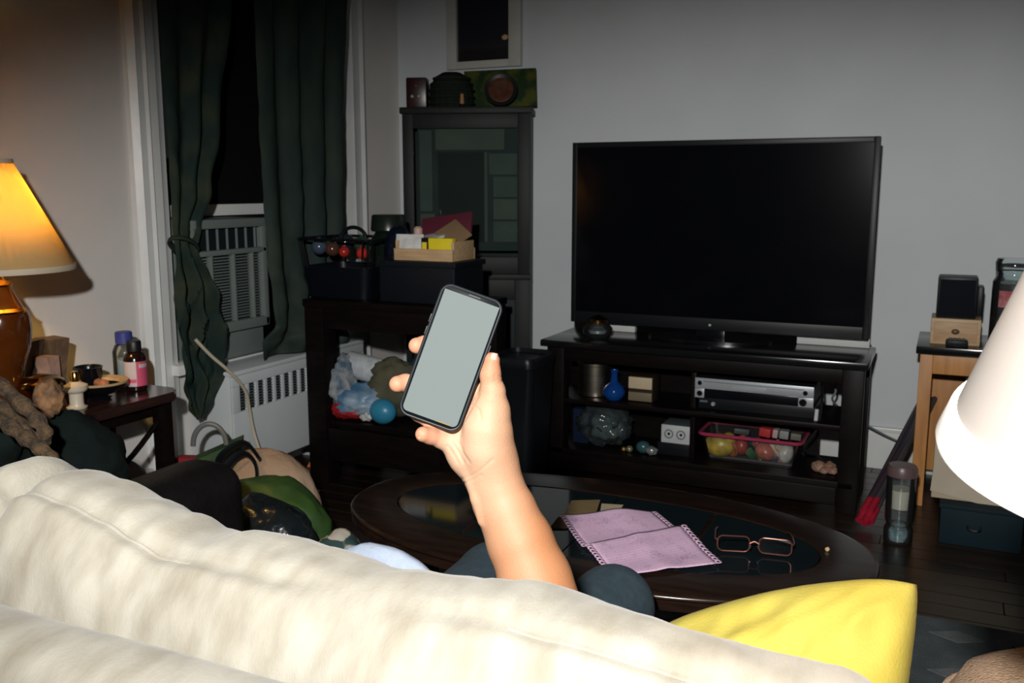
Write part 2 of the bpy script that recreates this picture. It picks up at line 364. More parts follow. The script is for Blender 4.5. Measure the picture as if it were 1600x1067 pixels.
# ------------------------------------------------------------------ curtains, window air conditioner, radiator
def interp(tab, z):
    tab = sorted(tab)
    if z <= tab[0][0]: return tab[0][1:]
    for a, b in zip(tab, tab[1:]):
        if z <= b[0]:
            t = (z - a[0]) / (b[0] - a[0]); t = t * t * (3 - 2 * t); return [p + (q - p) * t for p, q in zip(a[1:], b[1:])]
    return tab[-1][1:]
def curtain(tab, folds, x0, z0, z1, seed, crump):
    def f(u, v):
        z = z0 + (z1 - z0) * v; y0, y1, amp, cr = interp(tab, z)
        ph = folds * 2 * math.pi * u + .25 * math.sin(1.3 * z + seed) + .9 * mnoise.noise(Vector((u * 2.5, z * .5, seed)))
        am = amp * (.55 + .9 * abs(mnoise.noise(Vector((u * 3, z * .7, seed + 3))))); d = am * math.sin(ph) + .05 * am * math.sin(2.1 * ph + seed)
        q = Vector((u * 4 + seed, z * 6, seed))
        d += cr * 1.3 * (1 - 2.2 * abs(mnoise.noise(q)) + .7 * mnoise.noise(q * 2.2))
        yy = y0 + (y1 - y0) * u + cr * .8 * mnoise.noise(q + Vector((9, 0, 0)))
        return (x0 + d, yy, z + cr * .6 * mnoise.noise(q * .7 + Vector((0, 5, 2))) * (1 if 0 < v < 1 else .3))
    return f
tl = thing('curtain', 'dark green curtain knotted beside the lamp, hanging left of the window', 'curtain', (-2.46, 2.55, .36))
tabL = [(.36, 2.515, 2.545, .004, .006), (.42, 2.46, 2.59, .012, .016), (.52, 2.44, 2.635, .02, .024), (.72, 2.43, 2.64, .022, .028), (.86, 2.42, 2.61, .022, .026), (.98, 2.45, 2.55, .014, .012),
        (1.06, 2.45, 2.585, .015, .006), (1.2, 2.455, 2.64, .02, .004), (1.42, 2.455, 2.70, .024, .003), (1.9, 2.45, 2.79, .026, .003), (2.45, 2.42, 2.95, .028, .002)]
B().sheet(curtain(tabL, 2.3, -2.455, .36, 2.45, 3, 1), 46, 130, .003).obj('curtain_cloth', CURT, tl)
B().tube([(-2.455 + .034 * math.cos(a), 2.505 + .056 * math.sin(a), 1.0 + .03 * math.cos(a + 1)) for a in [i * math.pi / 8 for i in range(17)]], .007, flat=1.8).obj('tieback', CURT, tl)
tr = thing('curtain', 'grey-green curtain right of the air conditioner, bunched on the sill', 'curtain', (-2.45, 3.2, .53))
tabR = [(.53, 2.86, 3.40, .02, .045), (.60, 2.90, 3.40, .026, .040), (.70, 2.94, 3.42, .028, .02), (.9, 2.935, 3.42, .03, .010), (1.1, 2.93, 3.45, .03, .005), (1.4, 2.925, 3.47, .03, .003), (2.45, 2.93, 3.56, .032, .002)]
B().sheet(curtain(tabR, 3.4, -2.445, .53, 2.45, 8, 1), 70, 120, .003).obj('curtain_cloth', CURTR, tr)
rd = B().tube([(-2.5, 2.30, 2.46), (-2.5, 3.95, 2.46)], .012, smooth=0).ball((-2.5, 2.29, 2.46), .022).ball((-2.5, 3.96, 2.46), .022)
for yy in (2.36, 3.9): rd.bx(-2.6, -2.49, yy - .01, yy + .01, 2.45, 2.47)
rd.top('curtain_rod', BLACK, 'dark rod above the window carrying both green curtains', 'curtain rod')

ac = thing('air_conditioner', 'off-white window air conditioner with slatted grille in the lower sash', 'air conditioner', (-2.6, 2.76, wz0))
ax = -2.455; ay0, ay1, az0, az1 = 2.55, 2.955, .655, 1.085
B().bx(-3.0, -2.52, 2.63, 2.95, wz0, 1.085, .01).obj('chassis', ACW, ac)
f = B().bx(ax - .07, ax, ay0, ay0 + .03, az0, az1, .008).bx(ax - .07, ax, ay1 - .03, ay1, az0, az1, .008).bx(ax - .07, ax + .004, ay0, ay1, az1 - .035, az1, .008)
f.bx(ax - .07, ax, ay0, ay1, az1 - .135, az1 - .115, .004).bx(ax - .07, ax, ay0, ay1, az0, az0 + .04, .008)
f.obj('front_frame', ACW, ac)
B().bx(ax - .068, ax - .026, ay0 + .02, ay1 - .02, az0 + .02, az1 - .02, 0).obj('grille_recess', ACD, ac)
B().bx(ax - .075, ax - .03, 2.56, 2.945, wz0, az0 + .01, .004).obj('mounting_rail', ACW, ac)
lz = [az0 + .05 + i * (az1 - .14 - az0 - .055) / 21 for i in range(22)]
lo = B().box(((ax - .02), (ay0 + ay1) / 2, lz[0]), (.006, ay1 - ay0 - .05, .0045), .001, rmat(0, 25, 0), 1).obj('louvre', ACW, ac)
for z in lz[1:]: part_copy(lo, (0, 0, z - lz[0]))
vb = B().bx(ax - .03, ax - .002, ay0 + .09, ay0 + .10, az0 + .03, az1 - .12, .002).obj('grille_bar', ACW, ac); part_copy(vb, (0, .12, 0)); part_copy(vb, (0, .225, 0))
vd = B().bx(ax - .022, ax - .012, ay0 + .09, ay0 + .094, az1 - .115, az1 - .03, .001).obj('air_vane', ACW, ac)
for i in range(1, 6): part_copy(vd, (0, .052 * i, 0))

rad = thing('radiator', 'white enamelled radiator cover with dark slots under the window', 'radiator', (-2.49, 3.05, 0))
rx = -2.38; ry0, ry1 = 2.632, 3.50; rz0, rz1 = .13, .522
B().bx(-2.595, rx - .012, ry0, ry1, rz0, rz1 - .005, .012).obj('body', RADW, rad)
sl0, slp, slw, sz0, sz1 = 2.672, .0525, .037, .362, .462
fp = B().bx(rx - .012, rx, ry0, ry1, rz0, sz0, .004).bx(rx - .012, rx, ry0, ry1, sz1, rz1 - .02, .004).bx(rx - .012, rx, ry0, sl0, sz0, sz1, .001).bx(rx - .012, rx, sl0 + 7 * slp + slw, ry1, sz0, sz1, .001)
fp.obj('front_panel', RADW, rad)
B().bx(-2.597, rx + .004, ry0 - .004, ry1, rz1 - .02, rz1, .008).obj('top_panel', RADW, rad)
B().bx(rx - .0115, rx - .011, sl0, sl0 + 7 * slp + slw, sz0, sz1, 0).obj('slot_shadow', ACD, rad)
mb = B().bx(rx - .011, rx, sl0 + slw, sl0 + slp, sz0, sz1, .001).obj('slot_divider', RADW, rad)
for i in range(1, 7): part_copy(mb, (0, slp * i, 0))
lv = B()
for i in range(8): lv.bx(rx - .010, rx - .005, sl0, sl0 + slw, sz0 + .011 * (i + 1), sz0 + .011 * (i + 1) + .003, 0)
lv = lv.obj('slot_louvre', plain('slot_grey', (.10, .115, .12), .5), rad)
for i in range(1, 8): part_copy(lv, (0, slp * i, 0))
ft = B().bx(-2.56, -2.40, ry0 + .02, ry0 + .05, 0, rz0 + .005).obj('foot', RADW, rad); part_copy(ft, (0, .78, 0))
B().tube([onx(305, 530, -2.43), onx(330, 556, -2.40), onx(360, 582, -2.362), onx(383, 610, -2.355), onx(390, 640, -2.36), onx(398, 680, -2.35), (-2.30, 2.72, .10), (-2.28, 2.75, .006), (-2.2, 2.9, .006)], .0065).top(
    'power_cord', BEIGECORD, 'beige cord running from the curtain down over the radiator front', 'cord')

# ------------------------------------------------------------------ cabinet in the corner, and what stands on it
ct = 1.565; CA = math.radians(20); CYC = 3.86; CXC = -2.034; chw = .296; cdp = .20
CM = Matrix.Translation((CXC, CYC, 0)) @ Matrix.Rotation(CA, 4, 'Z')   # front plane at local y = 0, turned towards the room
CN = (CM.to_3x3() @ Vector((0, -1, 0)))
def oncab(x, y, dy):
    """where the ray of a pixel meets the plane dy behind the cabinet front, in cabinet coordinates"""
    o = CM @ Vector((0, dy, 0)); r = ray(x, y); t_ = (o - C0).dot(CN) / r.dot(CN)
    return CM.inverted() @ (C0 + r * t_)
cab = thing('display_cabinet', 'tall dark grey-green cabinet with papers behind its glass door', 'cabinet', (CXC, CYC + .1, 0))
sb = B(CM).bx(-chw, -chw + .02, .02, cdp, 0, ct - .03).obj('side_panel', CABW, cab); B(CM).bx(chw - .02, chw, .02, cdp, 0, ct - .03).obj('side_panel', CABW, cab)
B(CM).bx(-chw + .02, chw - .02, cdp - .015, cdp, 0, ct - .03, 0).obj('back_panel', CABW, cab)
for z_ in (.81, .03): B(CM).bx(-chw + .02, chw - .02, .03, cdp - .02, z_, z_ + .02).obj('shelf', CABW, cab)
B(CM).bx(-chw - .01, chw + .01, -.015, cdp, ct - .03, ct, .006).obj('top', CABW, cab)
dr = B(CM).bx(-chw, -chw + .05, 0, .02, .80, ct - .03).bx(chw - .055, chw, 0, .02, .80, ct - .03).bx(-chw + .05, chw - .055, 0, .02, ct - .095, ct - .03).bx(-chw + .05, chw - .055, 0, .02, .80, .88).obj('glass_door', CABW, cab)
B(CM).bx(-chw + .05, chw - .055, .008, .011, .88, ct - .095, 0).obj('door_pane', CABGL, dr)
d2 = B(CM).bx(-chw, -chw + .07, 0, .02, .03, .775).bx(chw - .07, chw, 0, .02, .03, .775).bx(-chw + .07, chw - .07, 0, .02, .68, .775).bx(-chw + .07, chw - .07, 0, .02, .03, .12).obj('lower_door', CABW, cab)
B(CM).bx(-chw + .07, chw - .07, .01, .018, .12, .68, .006).obj('door_panel', plain('blue_grey_panel', (.014, .021, .025), .5), d2)
B(CM).bx(-chw - .006, chw + .006, -.012, .02, .775, .80, .004).obj('rail', CABW, cab)
def papr(x0, y0, x1, y1, m, dy=0):
    a = oncab(x0, y0, .014 + dy); b = oncab(x1, y1, .014 + dy)
    B(CM).bx(a.x, b.x, .014 + dy, .016 + dy, b.z, a.z, 0).obj('paper_sheet', m, cab)
papr(652, 200, 812, 392, CABP[1], .012)
papr(680, 202, 788, 234, CABP[2], .004); papr(655, 204, 676, 330, CABP[0], .003)
papr(684, 238, 756, 378, plain('dark_print', (.020, .026, .026), .7), .006); papr(764, 240, 808, 273, CABP[0], .002)
for i, q in enumerate(((276, 308), (311, 343), (346, 378))): papr(771, q[0], 808, q[1], CABP[(0, 2, 0)[i]], .001)
papr(757, 238, 762, 378, CABP[2], .0); papr(657, 334, 680, 390, CABP[2], .004)

pic = thing('picture_frame', 'wide pale frame with a dark night picture on the wall above the cabinet', 'picture', (-2.10, 4.17, 1.78))
a = ony(700, 105, 4.165); fx0, fx1, fz0, fz1 = -2.30, -1.90, 1.775, 2.35
px0, px1, pz0, pz1 = -2.245, -1.962, 1.81, 2.31
B().bx(fx0, px0, 4.165, 4.195, fz0, fz1).bx(px1, fx1, 4.165, 4.195, fz0, fz1).bx(px0, px1, 4.165, 4.195, fz0, pz0).bx(px0, px1, 4.165, 4.195, pz1, fz1).obj('frame', plain('pale_frame', (.50, .49, .45), .5), pic)
m = bpy.data.materials.new('night_picture_print'); m.use_nodes = True; nt = m.node_tree; bs = nt.nodes['Principled BSDF']; bs.inputs['Roughness'].default_value = .5
tc = nt.nodes.new('ShaderNodeTexCoord'); sp = nt.nodes.new('ShaderNodeSeparateXYZ'); rp = nt.nodes.new('ShaderNodeValToRGB'); nt.links.new(tc.outputs['Generated'], sp.inputs[0]); nt.links.new(sp.outputs[2], rp.inputs[0])
e = rp.color_ramp.elements; e[0].position = 0; e[0].color = (.002, .002, .003, 1); e[1].position = 1; e[1].color = (.004, .005, .016, 1)
for p_, c_ in ((.09, (.003, .003, .005, 1)), (.13, (.012, .008, .010, 1)), (.2, (.004, .005, .014, 1))): q = e.new(p_); q.color = c_
nt.links.new(rp.outputs[0], bs.inputs['Base Color'])
pr = B().bx(px0, px1, 4.185, 4.19, pz0, pz1, 0).obj('print', m, pic)
B().ball(ony(789, 58, 4.184), (.014, .002, .010), amp=.3, fs=2).obj('printed_moon', plain('moon_print', (.55, .38, .16), .6), pic)

def ctop(x, y, dy): q = oncab(x, y, dy); return CM @ Vector((q.x, dy, ct))
q = ctop(653, 168, .08); Mq = Matrix.Translation((q.x, q.y, ct)) @ Matrix.Rotation(CA, 4, 'Z')
t = thing('figurine_box', 'dark red box with two small bright eyes, left end of the cabinet top', 'box', (q.x, q.y, ct))
B(Mq).bx(-.048, .048, -.04, .04, 0, .138, .008).obj('body', plain('dark_red_lacquer', (.020, .0035, .006), .3), t)
for dx in (-.018, .014): B(Mq).ball((dx, -.042, .052), .008).obj('eye', plain('ivory_eye', (.40, .32, .22), .3), t)
B(Mq).ball((0, -.041, .10), .005).obj('red_bead', plain('red_bead', (.6, .02, .02), .2), t)
q = ctop(706, 168, .10); q = Vector((q.x, q.y, ct))
t = thing('wicker_dome', 'dark woven dome basket on the cabinet top beside the red box', 'basket', q)
B().lathe([(0, .165), (.04, .163), (.075, .142), (.094, .10), (.100, .04), (.094, 0)], q, 40, flute=20, amp=.05).obj('shell', plain('dark_wicker', (.011, .016, .012), .8, bump=.8, bscale=50), t)
for z_, r_ in ((.02, .104), (.05, .104), (.08, .102), (.11, .094), (.135, .082)): B().tube([(q.x + r_ * (1 + .02 * (i % 2)) * math.cos(2 * math.pi * i / 40), q.y + r_ * (1 + .02 * (i % 2)) * math.sin(2 * math.pi * i / 40), ct + z_) for i in range(41)], .006, smooth=0).obj('woven_ring', plain('wicker_ring', (.014, .02, .015), .8), t)
q = ctop(722, 168, -.005) + Vector((0, 0, 0))
t = thing('taper_candle', 'short tan taper candle in front of the dark woven dome', 'candle', q)
B().cyl(q, .014, .012, .013, 16).obj('holder', BLACK, t); B().cyl(q + Vector((0, 0, .012)), .011, .046, .008, 16).obj('wax', plain('tan_wax', (.30, .15, .06), .5), t); B().tube([q + Vector((0, 0, .057)), q + Vector((.001, 0, .066))], .0015, smooth=0).obj('wick', BLACK, t)
a_ = CM @ oncab(726, 168, .155); b_ = CM @ oncab(838, 168, .155); dlt = (b_ - a_); dlt.z = 0
cq = (a_ + b_) / 2; cq.z = ct
cn = thing('painted_canvas', 'green and yellow painted canvas leaning on the wall atop the cabinet', 'painting', cq)
Mx = Matrix.Translation(cq + Vector((0, 0, .094))) @ Matrix.Rotation(math.atan2(dlt.y, dlt.x), 4, 'Z') @ rmat(-10, -2.0, 0)
B(Mx).box((0, 0, 0), (dlt.length, .02, .178), .003).obj('canvas', plain('green_painting', (.012, .028, .010), .7, c2=(.055, .062, .010), vscale=14, detail=7, lo=.45, hi=.62), cn)
q = ctop(783, 168, .06); q = Vector((q.x, q.y, ct))
pl = thing('decorative_plate', 'orange-centred dark plate standing before the green canvas', 'plate', q)
Mx = Matrix.Translation(q + Vector((0, 0, .076))) @ Matrix.Rotation(CA, 4, 'Z') @ rmat(74, 0, 0)
B(Mx).lathe([(0, 0), (.045, 0), (.074, .014), (.077, .018), (.072, .018), (.05, .006), (0, .005)], seg=40).obj('rim', plain('dark_glaze', (.011, .013, .011), .3), pl)
B(Mx).lathe([(0, .007), (.042, .008), (.058, .0125), (.056, .013), (.04, .011), (0, .010)], seg=32).obj('painted_centre', plain('orange_glaze', (.085, .024, .008), .4, c2=(.04, .013, .005), vscale=40), pl)

# ------------------------------------------------------------------ desk in the corner
dk = thing('desk', 'black square-legged console desk in front of the corner cabinet', 'desk', (-1.97, 3.2, 0))
dx0, dx1, dy0, dy1, dt = -2.33, -1.615, 3.0, 3.42, .76
B().bx(dx0, dx1, dy0, dy1, dt - .03, dt, .004).obj('desk_top', DARKWOOD, dk)
B().bx(dx0 + .08, dx1 - .08, dy0 + .01, dy0 + .03, dt - .115, dt - .03).obj('apron', DARKWOOD, dk)
lg = B().bx(dx0 + .005, dx0 + .095, dy0 + .005, dy0 + .095, 0, dt - .03, .004).obj('leg', DARKWOOD, dk)
for o in ((dx1 - dx0 - .1, 0, 0), (dx1 - dx0 - .1, dy1 - dy0 - .1, 0)): part_copy(lg, o)
B().bx(dx0 + .005, dx0 + .095, dy1 - .095, dy1 - .005, 0, .235, .004).obj('short_rear_leg', DARKWOOD, dk)
B().bx(dx0 + .02, dx1 - .02, dy0 + .04, dy1 - .02, .235, .26).obj('lower_shelf', DARKWOOD, dk)
B().bx(dx0 + .09, dx1 - .09, dy0 + .012, dy0 + .035, .10, .235).obj('shelf_apron', DARKWOOD, dk)

bk = thing('wire_basket', 'dark basket full of shiny trinkets at the left end of the desk', 'basket', (-2.25, 3.2, dt))
def ringpts(cx, cy_, hx, hy, r, z, n=6):
    out = []
    for sx, sy, a0 in ((1, 1, 0), (-1, 1, 90), (-1, -1, 180), (1, -1, 270)):
        for i in range(n + 1):
            a = math.radians(a0 + 90 * i / n); out.append(Vector((cx + sx * (hx - r) + r * math.cos(a), cy_ + sy * (hy - r) + r * math.sin(a), z)))
    return out
BKM = plain('dark_basket', (.003, .004, .007), .4, spec=.25)
bcx, bcy = -2.23, 3.22
inn = [ringpts(bcx, bcy, .15 + .028 * k * .62, .13 + .02 * k * .62, .04, dt + .125 * k) for k in (0, .5, 1)] + [ringpts(bcx, bcy, .158, .134, .04, dt + .125), ringpts(bcx, bcy, .145, .12, .04, dt + .012)]
B().rings(inn).obj('shell', BKM, bk)
rq = ringpts(bcx, bcy, .18, .152, .04, dt + .235); rq0 = ringpts(bcx, bcy, .166, .142, .04, dt + .12)
B().tube(rq + [rq[0]], .006, smooth=0).obj('rim', BLACKG, bk)
for i in range(0, 28, 2): B().tube([rq0[i], rq[i]], .0028, 6, smooth=0).obj('wire', BLACKG, bk)
B().tube([(bcx + .02 + .06 * math.cos(a), bcy - .02, dt + .235 + .045 * math.sin(a)) for a in [i * math.pi / 8 for i in range(9)]], .008).obj('handle', BLACK, bk)
for i, (dx, dy, z, r, c, nm) in enumerate(((-.11, -.08, .19, .032, (.05, .07, .11), 'pale blue'), (-.03, -.10, .185, .03, (.07, .03, .02), 'dark bronze'), (.03, -.105, .175, .022, (.35, .02, .015), 'red'), (.10, -.08, .17, .024, (.45, .03, .02), 'bright red'),
                                         (.06, -.02, .20, .034, (.02, .05, .03), 'dark green'), (-.05, .02, .205, .038, (.015, .02, .03), 'blue-black'))):
    z = dt + z + .01
    b = B().ball((bcx + dx, bcy + dy, z), r).lathe([(r * .3, 0), (r * .3, r * .3), (0, r * .3)], (bcx + dx, bcy + dy, z + r * .93), 12)
    b.top('trinket', plain('trinket_%d' % i, c, .15, coat=.5), '%s glossy ball ornament lying in the dark basket' % nm, 'ornament')
t = thing('dark_jar', 'dark green glass jar with wide lid behind the trinket basket', 'jar', (-2.11, 3.33, dt))
jz = dt; B().lathe([(0, 0), (.07, 0), (.078, .01), (.078, .22), (.06, .25), (.055, .26), (0, .26)], (-2.13, 3.34, jz), 32).obj('body', plain('dark_green_glass', (.006, .011, .008), .1), t)
B().cyl((-2.13, 3.34, jz + .26), .075, .07, .07, 32, bev=.006).obj('lid', plain('jar_lid', (.009, .015, .011), .3), t)
t = thing('round_vase', 'blue-black round-shouldered vase beside the box of papers', 'vase', (-2.02, 3.25, dt))
B().lathe([(0, 0), (.045, 0), (.055, .02), (.06, .12), (.062, .19), (.055, .24), (.035, .275), (.015, .287), (0, .29)], (-2.03, 3.26, dt), 32).obj('body', plain('blue_black_glaze', (.005, .007, .016), .08), t)
B().tube([(-1.985, 3.21, dt + .23), (-1.955, 3.20, dt + .20), (-1.96, 3.2, dt + .12)], .006).obj('handle', plain('vase_handle', (.006, .008, .016), .15), t)
t = thing('dark_crate', 'blue-black storage crate under the box of papers on the desk', 'crate', (-1.8, 3.2, dt))
B().bx(-2.0, -1.665, 3.06, 3.30, dt, dt + .155, .008).obj('body', plain('blue_black_crate', (.0040, .0060, .0095), .5, spec=.25), t)
B().bx(-2.008, -1.657, 3.052, 3.308, dt + .14, dt + .162, .004).obj('rim', plain('crate_rim', (.0045, .0066, .0105), .5, spec=.25), t)
cz = dt + .162
t = thing('paper_tray', 'pale wooden tray of papers standing on the dark crate', 'tray', (-1.8, 3.2, cz))
tx0, tx1, ty0, ty1 = -1.955, -1.695, 3.10, 3.29
B().bx(tx0, tx1, ty0, ty0 + .012, cz, cz + .045, .002).obj('front_board', PINE, t); B().bx(tx0, tx1, ty1 - .012, ty1, cz, cz + .045, .002).obj('back_board', PINE, t)
B().bx(tx0, tx0 + .012, ty0 + .012, ty1 - .012, cz, cz + .075, .002).obj('end_board', PINE, t); B().bx(tx1 - .012, tx1, ty0 + .012, ty1 - .012, cz, cz + .075, .002).obj('end_board', PINE, t)
B().bx(tx0 + .012, tx1 - .012, ty0 + .012, ty1 - .012, cz, cz + .008, 0).obj('bottom_board', PINE, t)
B(Matrix.Translation((-1.90, 3.125, cz + .05)) @ rmat(-10, 0, 3)).box((0, 0, 0), (.12, .003, .10), .001).top('white_envelope', plain('white_paper', (.60, .60, .58), .7, c2=(.45, .45, .46), vscale=30), 'white envelope standing at the left front of the paper tray', 'envelope')
t = thing('yellow_carton', 'yellow and black carton standing at the right of the paper tray', 'carton', (-1.74, 3.13, cz + .008))
B().box((-1.757, 3.132, cz + .05), (.105, .03, .075), .002).obj('carton_body', plain('bright_yellow', (.72, .58, .02), .5), t)
B().box((-1.825, 3.132, cz + .05), (.032, .031, .075), .002).obj('black_end_panel', BLACK, t)
B().bx(-1.836, -1.816, 3.114, 3.117, cz + .035, cz + .071, 0).bx(-1.830, -1.822, 3.113, 3.1165, cz + .03, cz + .06, 0).obj('yellow_emblem', plain('emblem_yellow', (.7, .55, .03), .5), t)
B(Matrix.Translation((-1.85, 3.2, cz + .085)) @ rmat(12, -14, 20)).box((0, 0, 0), (.13, .10, .006), .001).top('folded_letter', plain('letter_paper', (.55, .55, .55), .7), 'white folded letter lying over the back of the paper tray', 'letter')
B(Matrix.Translation((-1.75, 3.21, cz + .10)) @ rmat(35, 25, -30)).box((0, 0, 0), (.13, .10, .008), .001).top('brown_envelope', plain('kraft_paper', (.22, .14, .07), .8), 'brown kraft envelope leaning in the paper tray', 'envelope')
B(Matrix.Translation((-1.81, 3.265, cz + .125)) @ rmat(60, -8, 6)).box((0, 0, 0), (.22, .10, .014), .003).top('maroon_folder', plain('maroon_board', (.085, .010, .022), .6), 'maroon folder sticking up behind the brown envelope', 'folder')
B().cyl((-1.915, 3.22, cz + .008), .02, .09, .02, 20).lathe([(.018, 0), (.018, .02), (.010, .028), (0, .028)], (-1.915, 3.22, cz + .098), 20).top('pill_bottle', plain('pinkish_cream', (.50, .34, .27), .5), 'cream pill bottle at the left back of the paper tray', 'bottle')
# things on the desk's lower shelf
sz = .26
def cloth(name, c, r, m, label, cat, amp=.24, fs=2.2, seed=0, rot=None):
    b = B().ball((0, 0, 0), r, amp=amp, fs=fs, seed=seed, rot=rot); z0 = min(v.co.z for v in b.bm.verts)
    lowest = c[2]
    for v in b.bm.verts: v.co = v.co + Vector((c[0], c[1], lowest - z0))
    for v in b.bm.verts: v.co.z = max(v.co.z, lowest)
    return b.top(name, m, label, cat, ang=180)
cloth('blue_bag', (-2.15, 3.14, sz), (.13, .10, .065), plain('sky_blue_plastic', (.05, .16, .30), .4, c2=(.30, .38, .45), vscale=9), 'crumpled blue and white plastic bag on the lower desk shelf', 'bag', seed=2)
cloth('striped_cloth', (-2.24, 3.12, sz), (.065, .07, .115), plain('pale_striped_cloth', (.30, .31, .31), .8, c2=(.05, .09, .14), vscale=25), 'pale crumpled cloth with dark streaks at the left of the lower desk shelf', 'cloth', seed=5)
cloth('olive_sack', (-2.02, 3.20, sz), (.12, .09, .11), plain('olive_sacking', (.09, .085, .05), .9, c2=(.05, .05, .03)), 'olive brown sack on the lower desk shelf behind the blue ball', 'sack', seed=7)
cloth('red_garment', (-2.185, 3.075, sz), (.075, .035, .034), RED, 'red folded garment at the front of the lower desk shelf', 'garment', seed=9)
cloth('navy_garment', (-1.84, 3.25, sz), (.14, .09, .14), plain('blue_grey_garment', (.02, .045, .065), .8), 'dark blue garment heaped at the right of the lower desk shelf', 'garment', seed=11)
B().ball((-2.01, 3.08, sz + .052), (.058, .045, .052)).top('blue_ball', plain('blue_ball', (.03, .22, .36), .35), 'bright blue ball on the lower desk shelf beside the phone', 'ball')
cloth('crumpled_tissue', (-2.09, 3.085, sz), (.035, .025, .03), WHITE, 'small crumpled white tissue before the blue bag on the lower desk shelf', 'tissue', seed=14)
t = thing('paper_towel_roll', 'white paper towel roll tipped over on the heap under the desk', 'paper towel', (-2.17, 3.22, .38))
Mx = Matrix.Translation((-2.235, 3.17, .475)) @ rmat(0, 102, 12)
B(Mx).lathe([(.022, 0), (.052, 0), (.055, .004), (.055, .15), (.052, .155), (.022, .155), (.022, 0)], seg=32).obj('roll', plain('tissue_white', (.45, .48, .50), .85, c2=(.36, .39, .42), vscale=40, bump=.4, bscale=120), t)
B(Mx).lathe([(.021, .001), (.0215, .154), (.019, .154), (.019, .001), (.021, .001)], seg=24).obj('cardboard_core', CARD, t)
B().tube([(-2.1, 3.435, dt - .04), (-2.105, 3.45, .55), (-2.1, 3.44, .30), (-2.12, 3.46, .01)], .005).top('hanging_cord', BLKCORD, 'black cord hanging behind the desk against the wall trim', 'cord')
B().tube([onz(455, 706, .006), onz(530, 713, .006), onz(580, 709, .006), onz(630, 715, .006), onz(668, 715, .006), onz(676, 700, .006), onz(680, 690, .006)], .007).top('white_extension_cord', WHITECORD, 'white extension cord lying on the floor under the desk', 'cord')
o = onz(497, 728, 0); B(Matrix.Translation(o)).rings([[Vector((x * k, y * k, z)) for x, y in ((-.035, -.03), (.035, -.03), (.03, .03), (-.03, .03))] for z, k in ((0, 1), (.004, 1), (.05, .35))]).top('orange_wedge', ORANGE, 'small orange wedge on the floor beside the left desk leg', 'wedge')

# black waste bin right of the desk
wb = thing('waste_bin', 'black tapered waste bin beside the desk, right of the phone', 'waste bin', (-1.51, 3.34, 0))
BINM = plain('black_bin_plastic', (.0055, .007, .009), .38, spec=.3)
def binring(k, z, t_=0): return ringpts(-1.512, 3.34, .078 + .02 * k - t_, .105 + .02 * k - t_, .035, z)
B().rings([binring(0, 0), binring(.5, .27), binring(.93, .50), binring(1.12, .505), binring(1.12, .525), binring(1, .54), binring(.9, .545), binring(.86, .53), binring(.45, .27, .004), binring(0, .006, .004)]).obj('body', BINM, wb)
B().rings([binring(.80, .50, .0), binring(.80, .515, .0), binring(.6, .528)]).obj('lid', plain('bin_lid', (.009, .010, .013), .4), wb)

# ------------------------------------------------------------------ television and its stand
st = thing('tv_stand', 'long dark brown television stand with open shelves against the back wall', 'tv stand', (-.86, 3.7, 0))
sx0, sx1, sy0, sy1, stt = -1.50, -.222, 3.49, 3.88, .58
B().bx(sx0, sx1, sy0, sy1, stt - .028, stt, .006).obj('top', DARKTOP, st)
po = B().bx(sx0 + .02, sx0 + .095, sy0 + .03, sy0 + .095, 0, stt - .028, .004).obj('post', DARKWOOD, st)
for o in ((1.17, 0, 0), (0, .28, 0), (1.17, .28, 0)): part_copy(po, o)
B().bx(sx0 + .095, sx1 - .088, sy0 + .035, sy0 + .055, .492, stt - .028).obj('top_rail', DARKWOOD, st)
B().bx(sx0 + .03, sx1 - .03, sy0 + .04, sy1 - .01, .312, .332).obj('middle_shelf', DARKWOOD, st)
B().bx(sx0 + .03, sx1 - .03, sy0 + .03, sy1 - .01, .095, .12).obj('bottom_shelf', DARKWOOD, st)
B().bx(sx0 + .095, sx1 - .088, sy0 + .03, sy0 + .05, .03, .095).obj('plinth_rail', DARKWOOD, st)
B().bx(-1.37, -.415, sy1 - .045, sy1 - .035, .12, .492, 0).obj('back_panel', DARKWOOD, st)
B().bx(-.885, -.865, sy0 + .10, sy1 - .05, .12, .492, .002).obj('divider', DARKWOOD, st)
tv = thing('television', 'large black flat television standing on the dark stand', 'television', (-.86, 3.78, stt))
ty = 3.78; vx0, vx1, vz0, vz1 = -1.475, -.247, .62, 1.39
B().bx(vx0, vx1, ty, ty + .028, vz0, vz1, .006).bx(vx0 + .2, vx1 - .2, ty + .02, ty + .07, vz0 + .06, vz1 - .25, .02).obj('housing', BLACK, tv)
bz = .022
B().bx(vx0, vx0 + bz, ty - .006, ty, vz0, vz1).bx(vx1 - bz, vx1, ty - .006, ty, vz0, vz1).bx(vx0 + bz, vx1 - bz, ty - .006, ty, vz1 - bz, vz1).bx(vx0 + bz, vx1 - bz, ty - .008, ty, vz0, vz0 + .05).obj('bezel', BLACK, tv)
B().bx(vx0 + bz, vx1 - bz, ty - .002, ty + .001, vz0 + .05, vz1 - bz, 0).obj('screen', SCREENTV, tv)
B().prism([(-.86 + .26 * math.cos(a), ty - .005 + .12 * math.sin(a)) for a in [2 * math.pi * i / 40 for i in range(40)]], .012, Matrix.Translation((0, 0, stt)), .004).obj('stand_foot', BLACKG, tv)
B().bx(-.92, -.80, ty + .005, ty + .035, stt + .01, vz0 + .03, .006).obj('stand_neck', BLACKG, tv)
B().ball((-.86, ty - .009, vz0 + .022), (.006, .003, .006)).obj('power_light', plain('status_lens', (.3, .35, .38), .2), tv)
B().bx(-.52, -.245, 3.835, 3.865, stt, stt + .034, .002).top('white_strip', WHITE, 'white strip lying behind the right end of the television', 'strip')
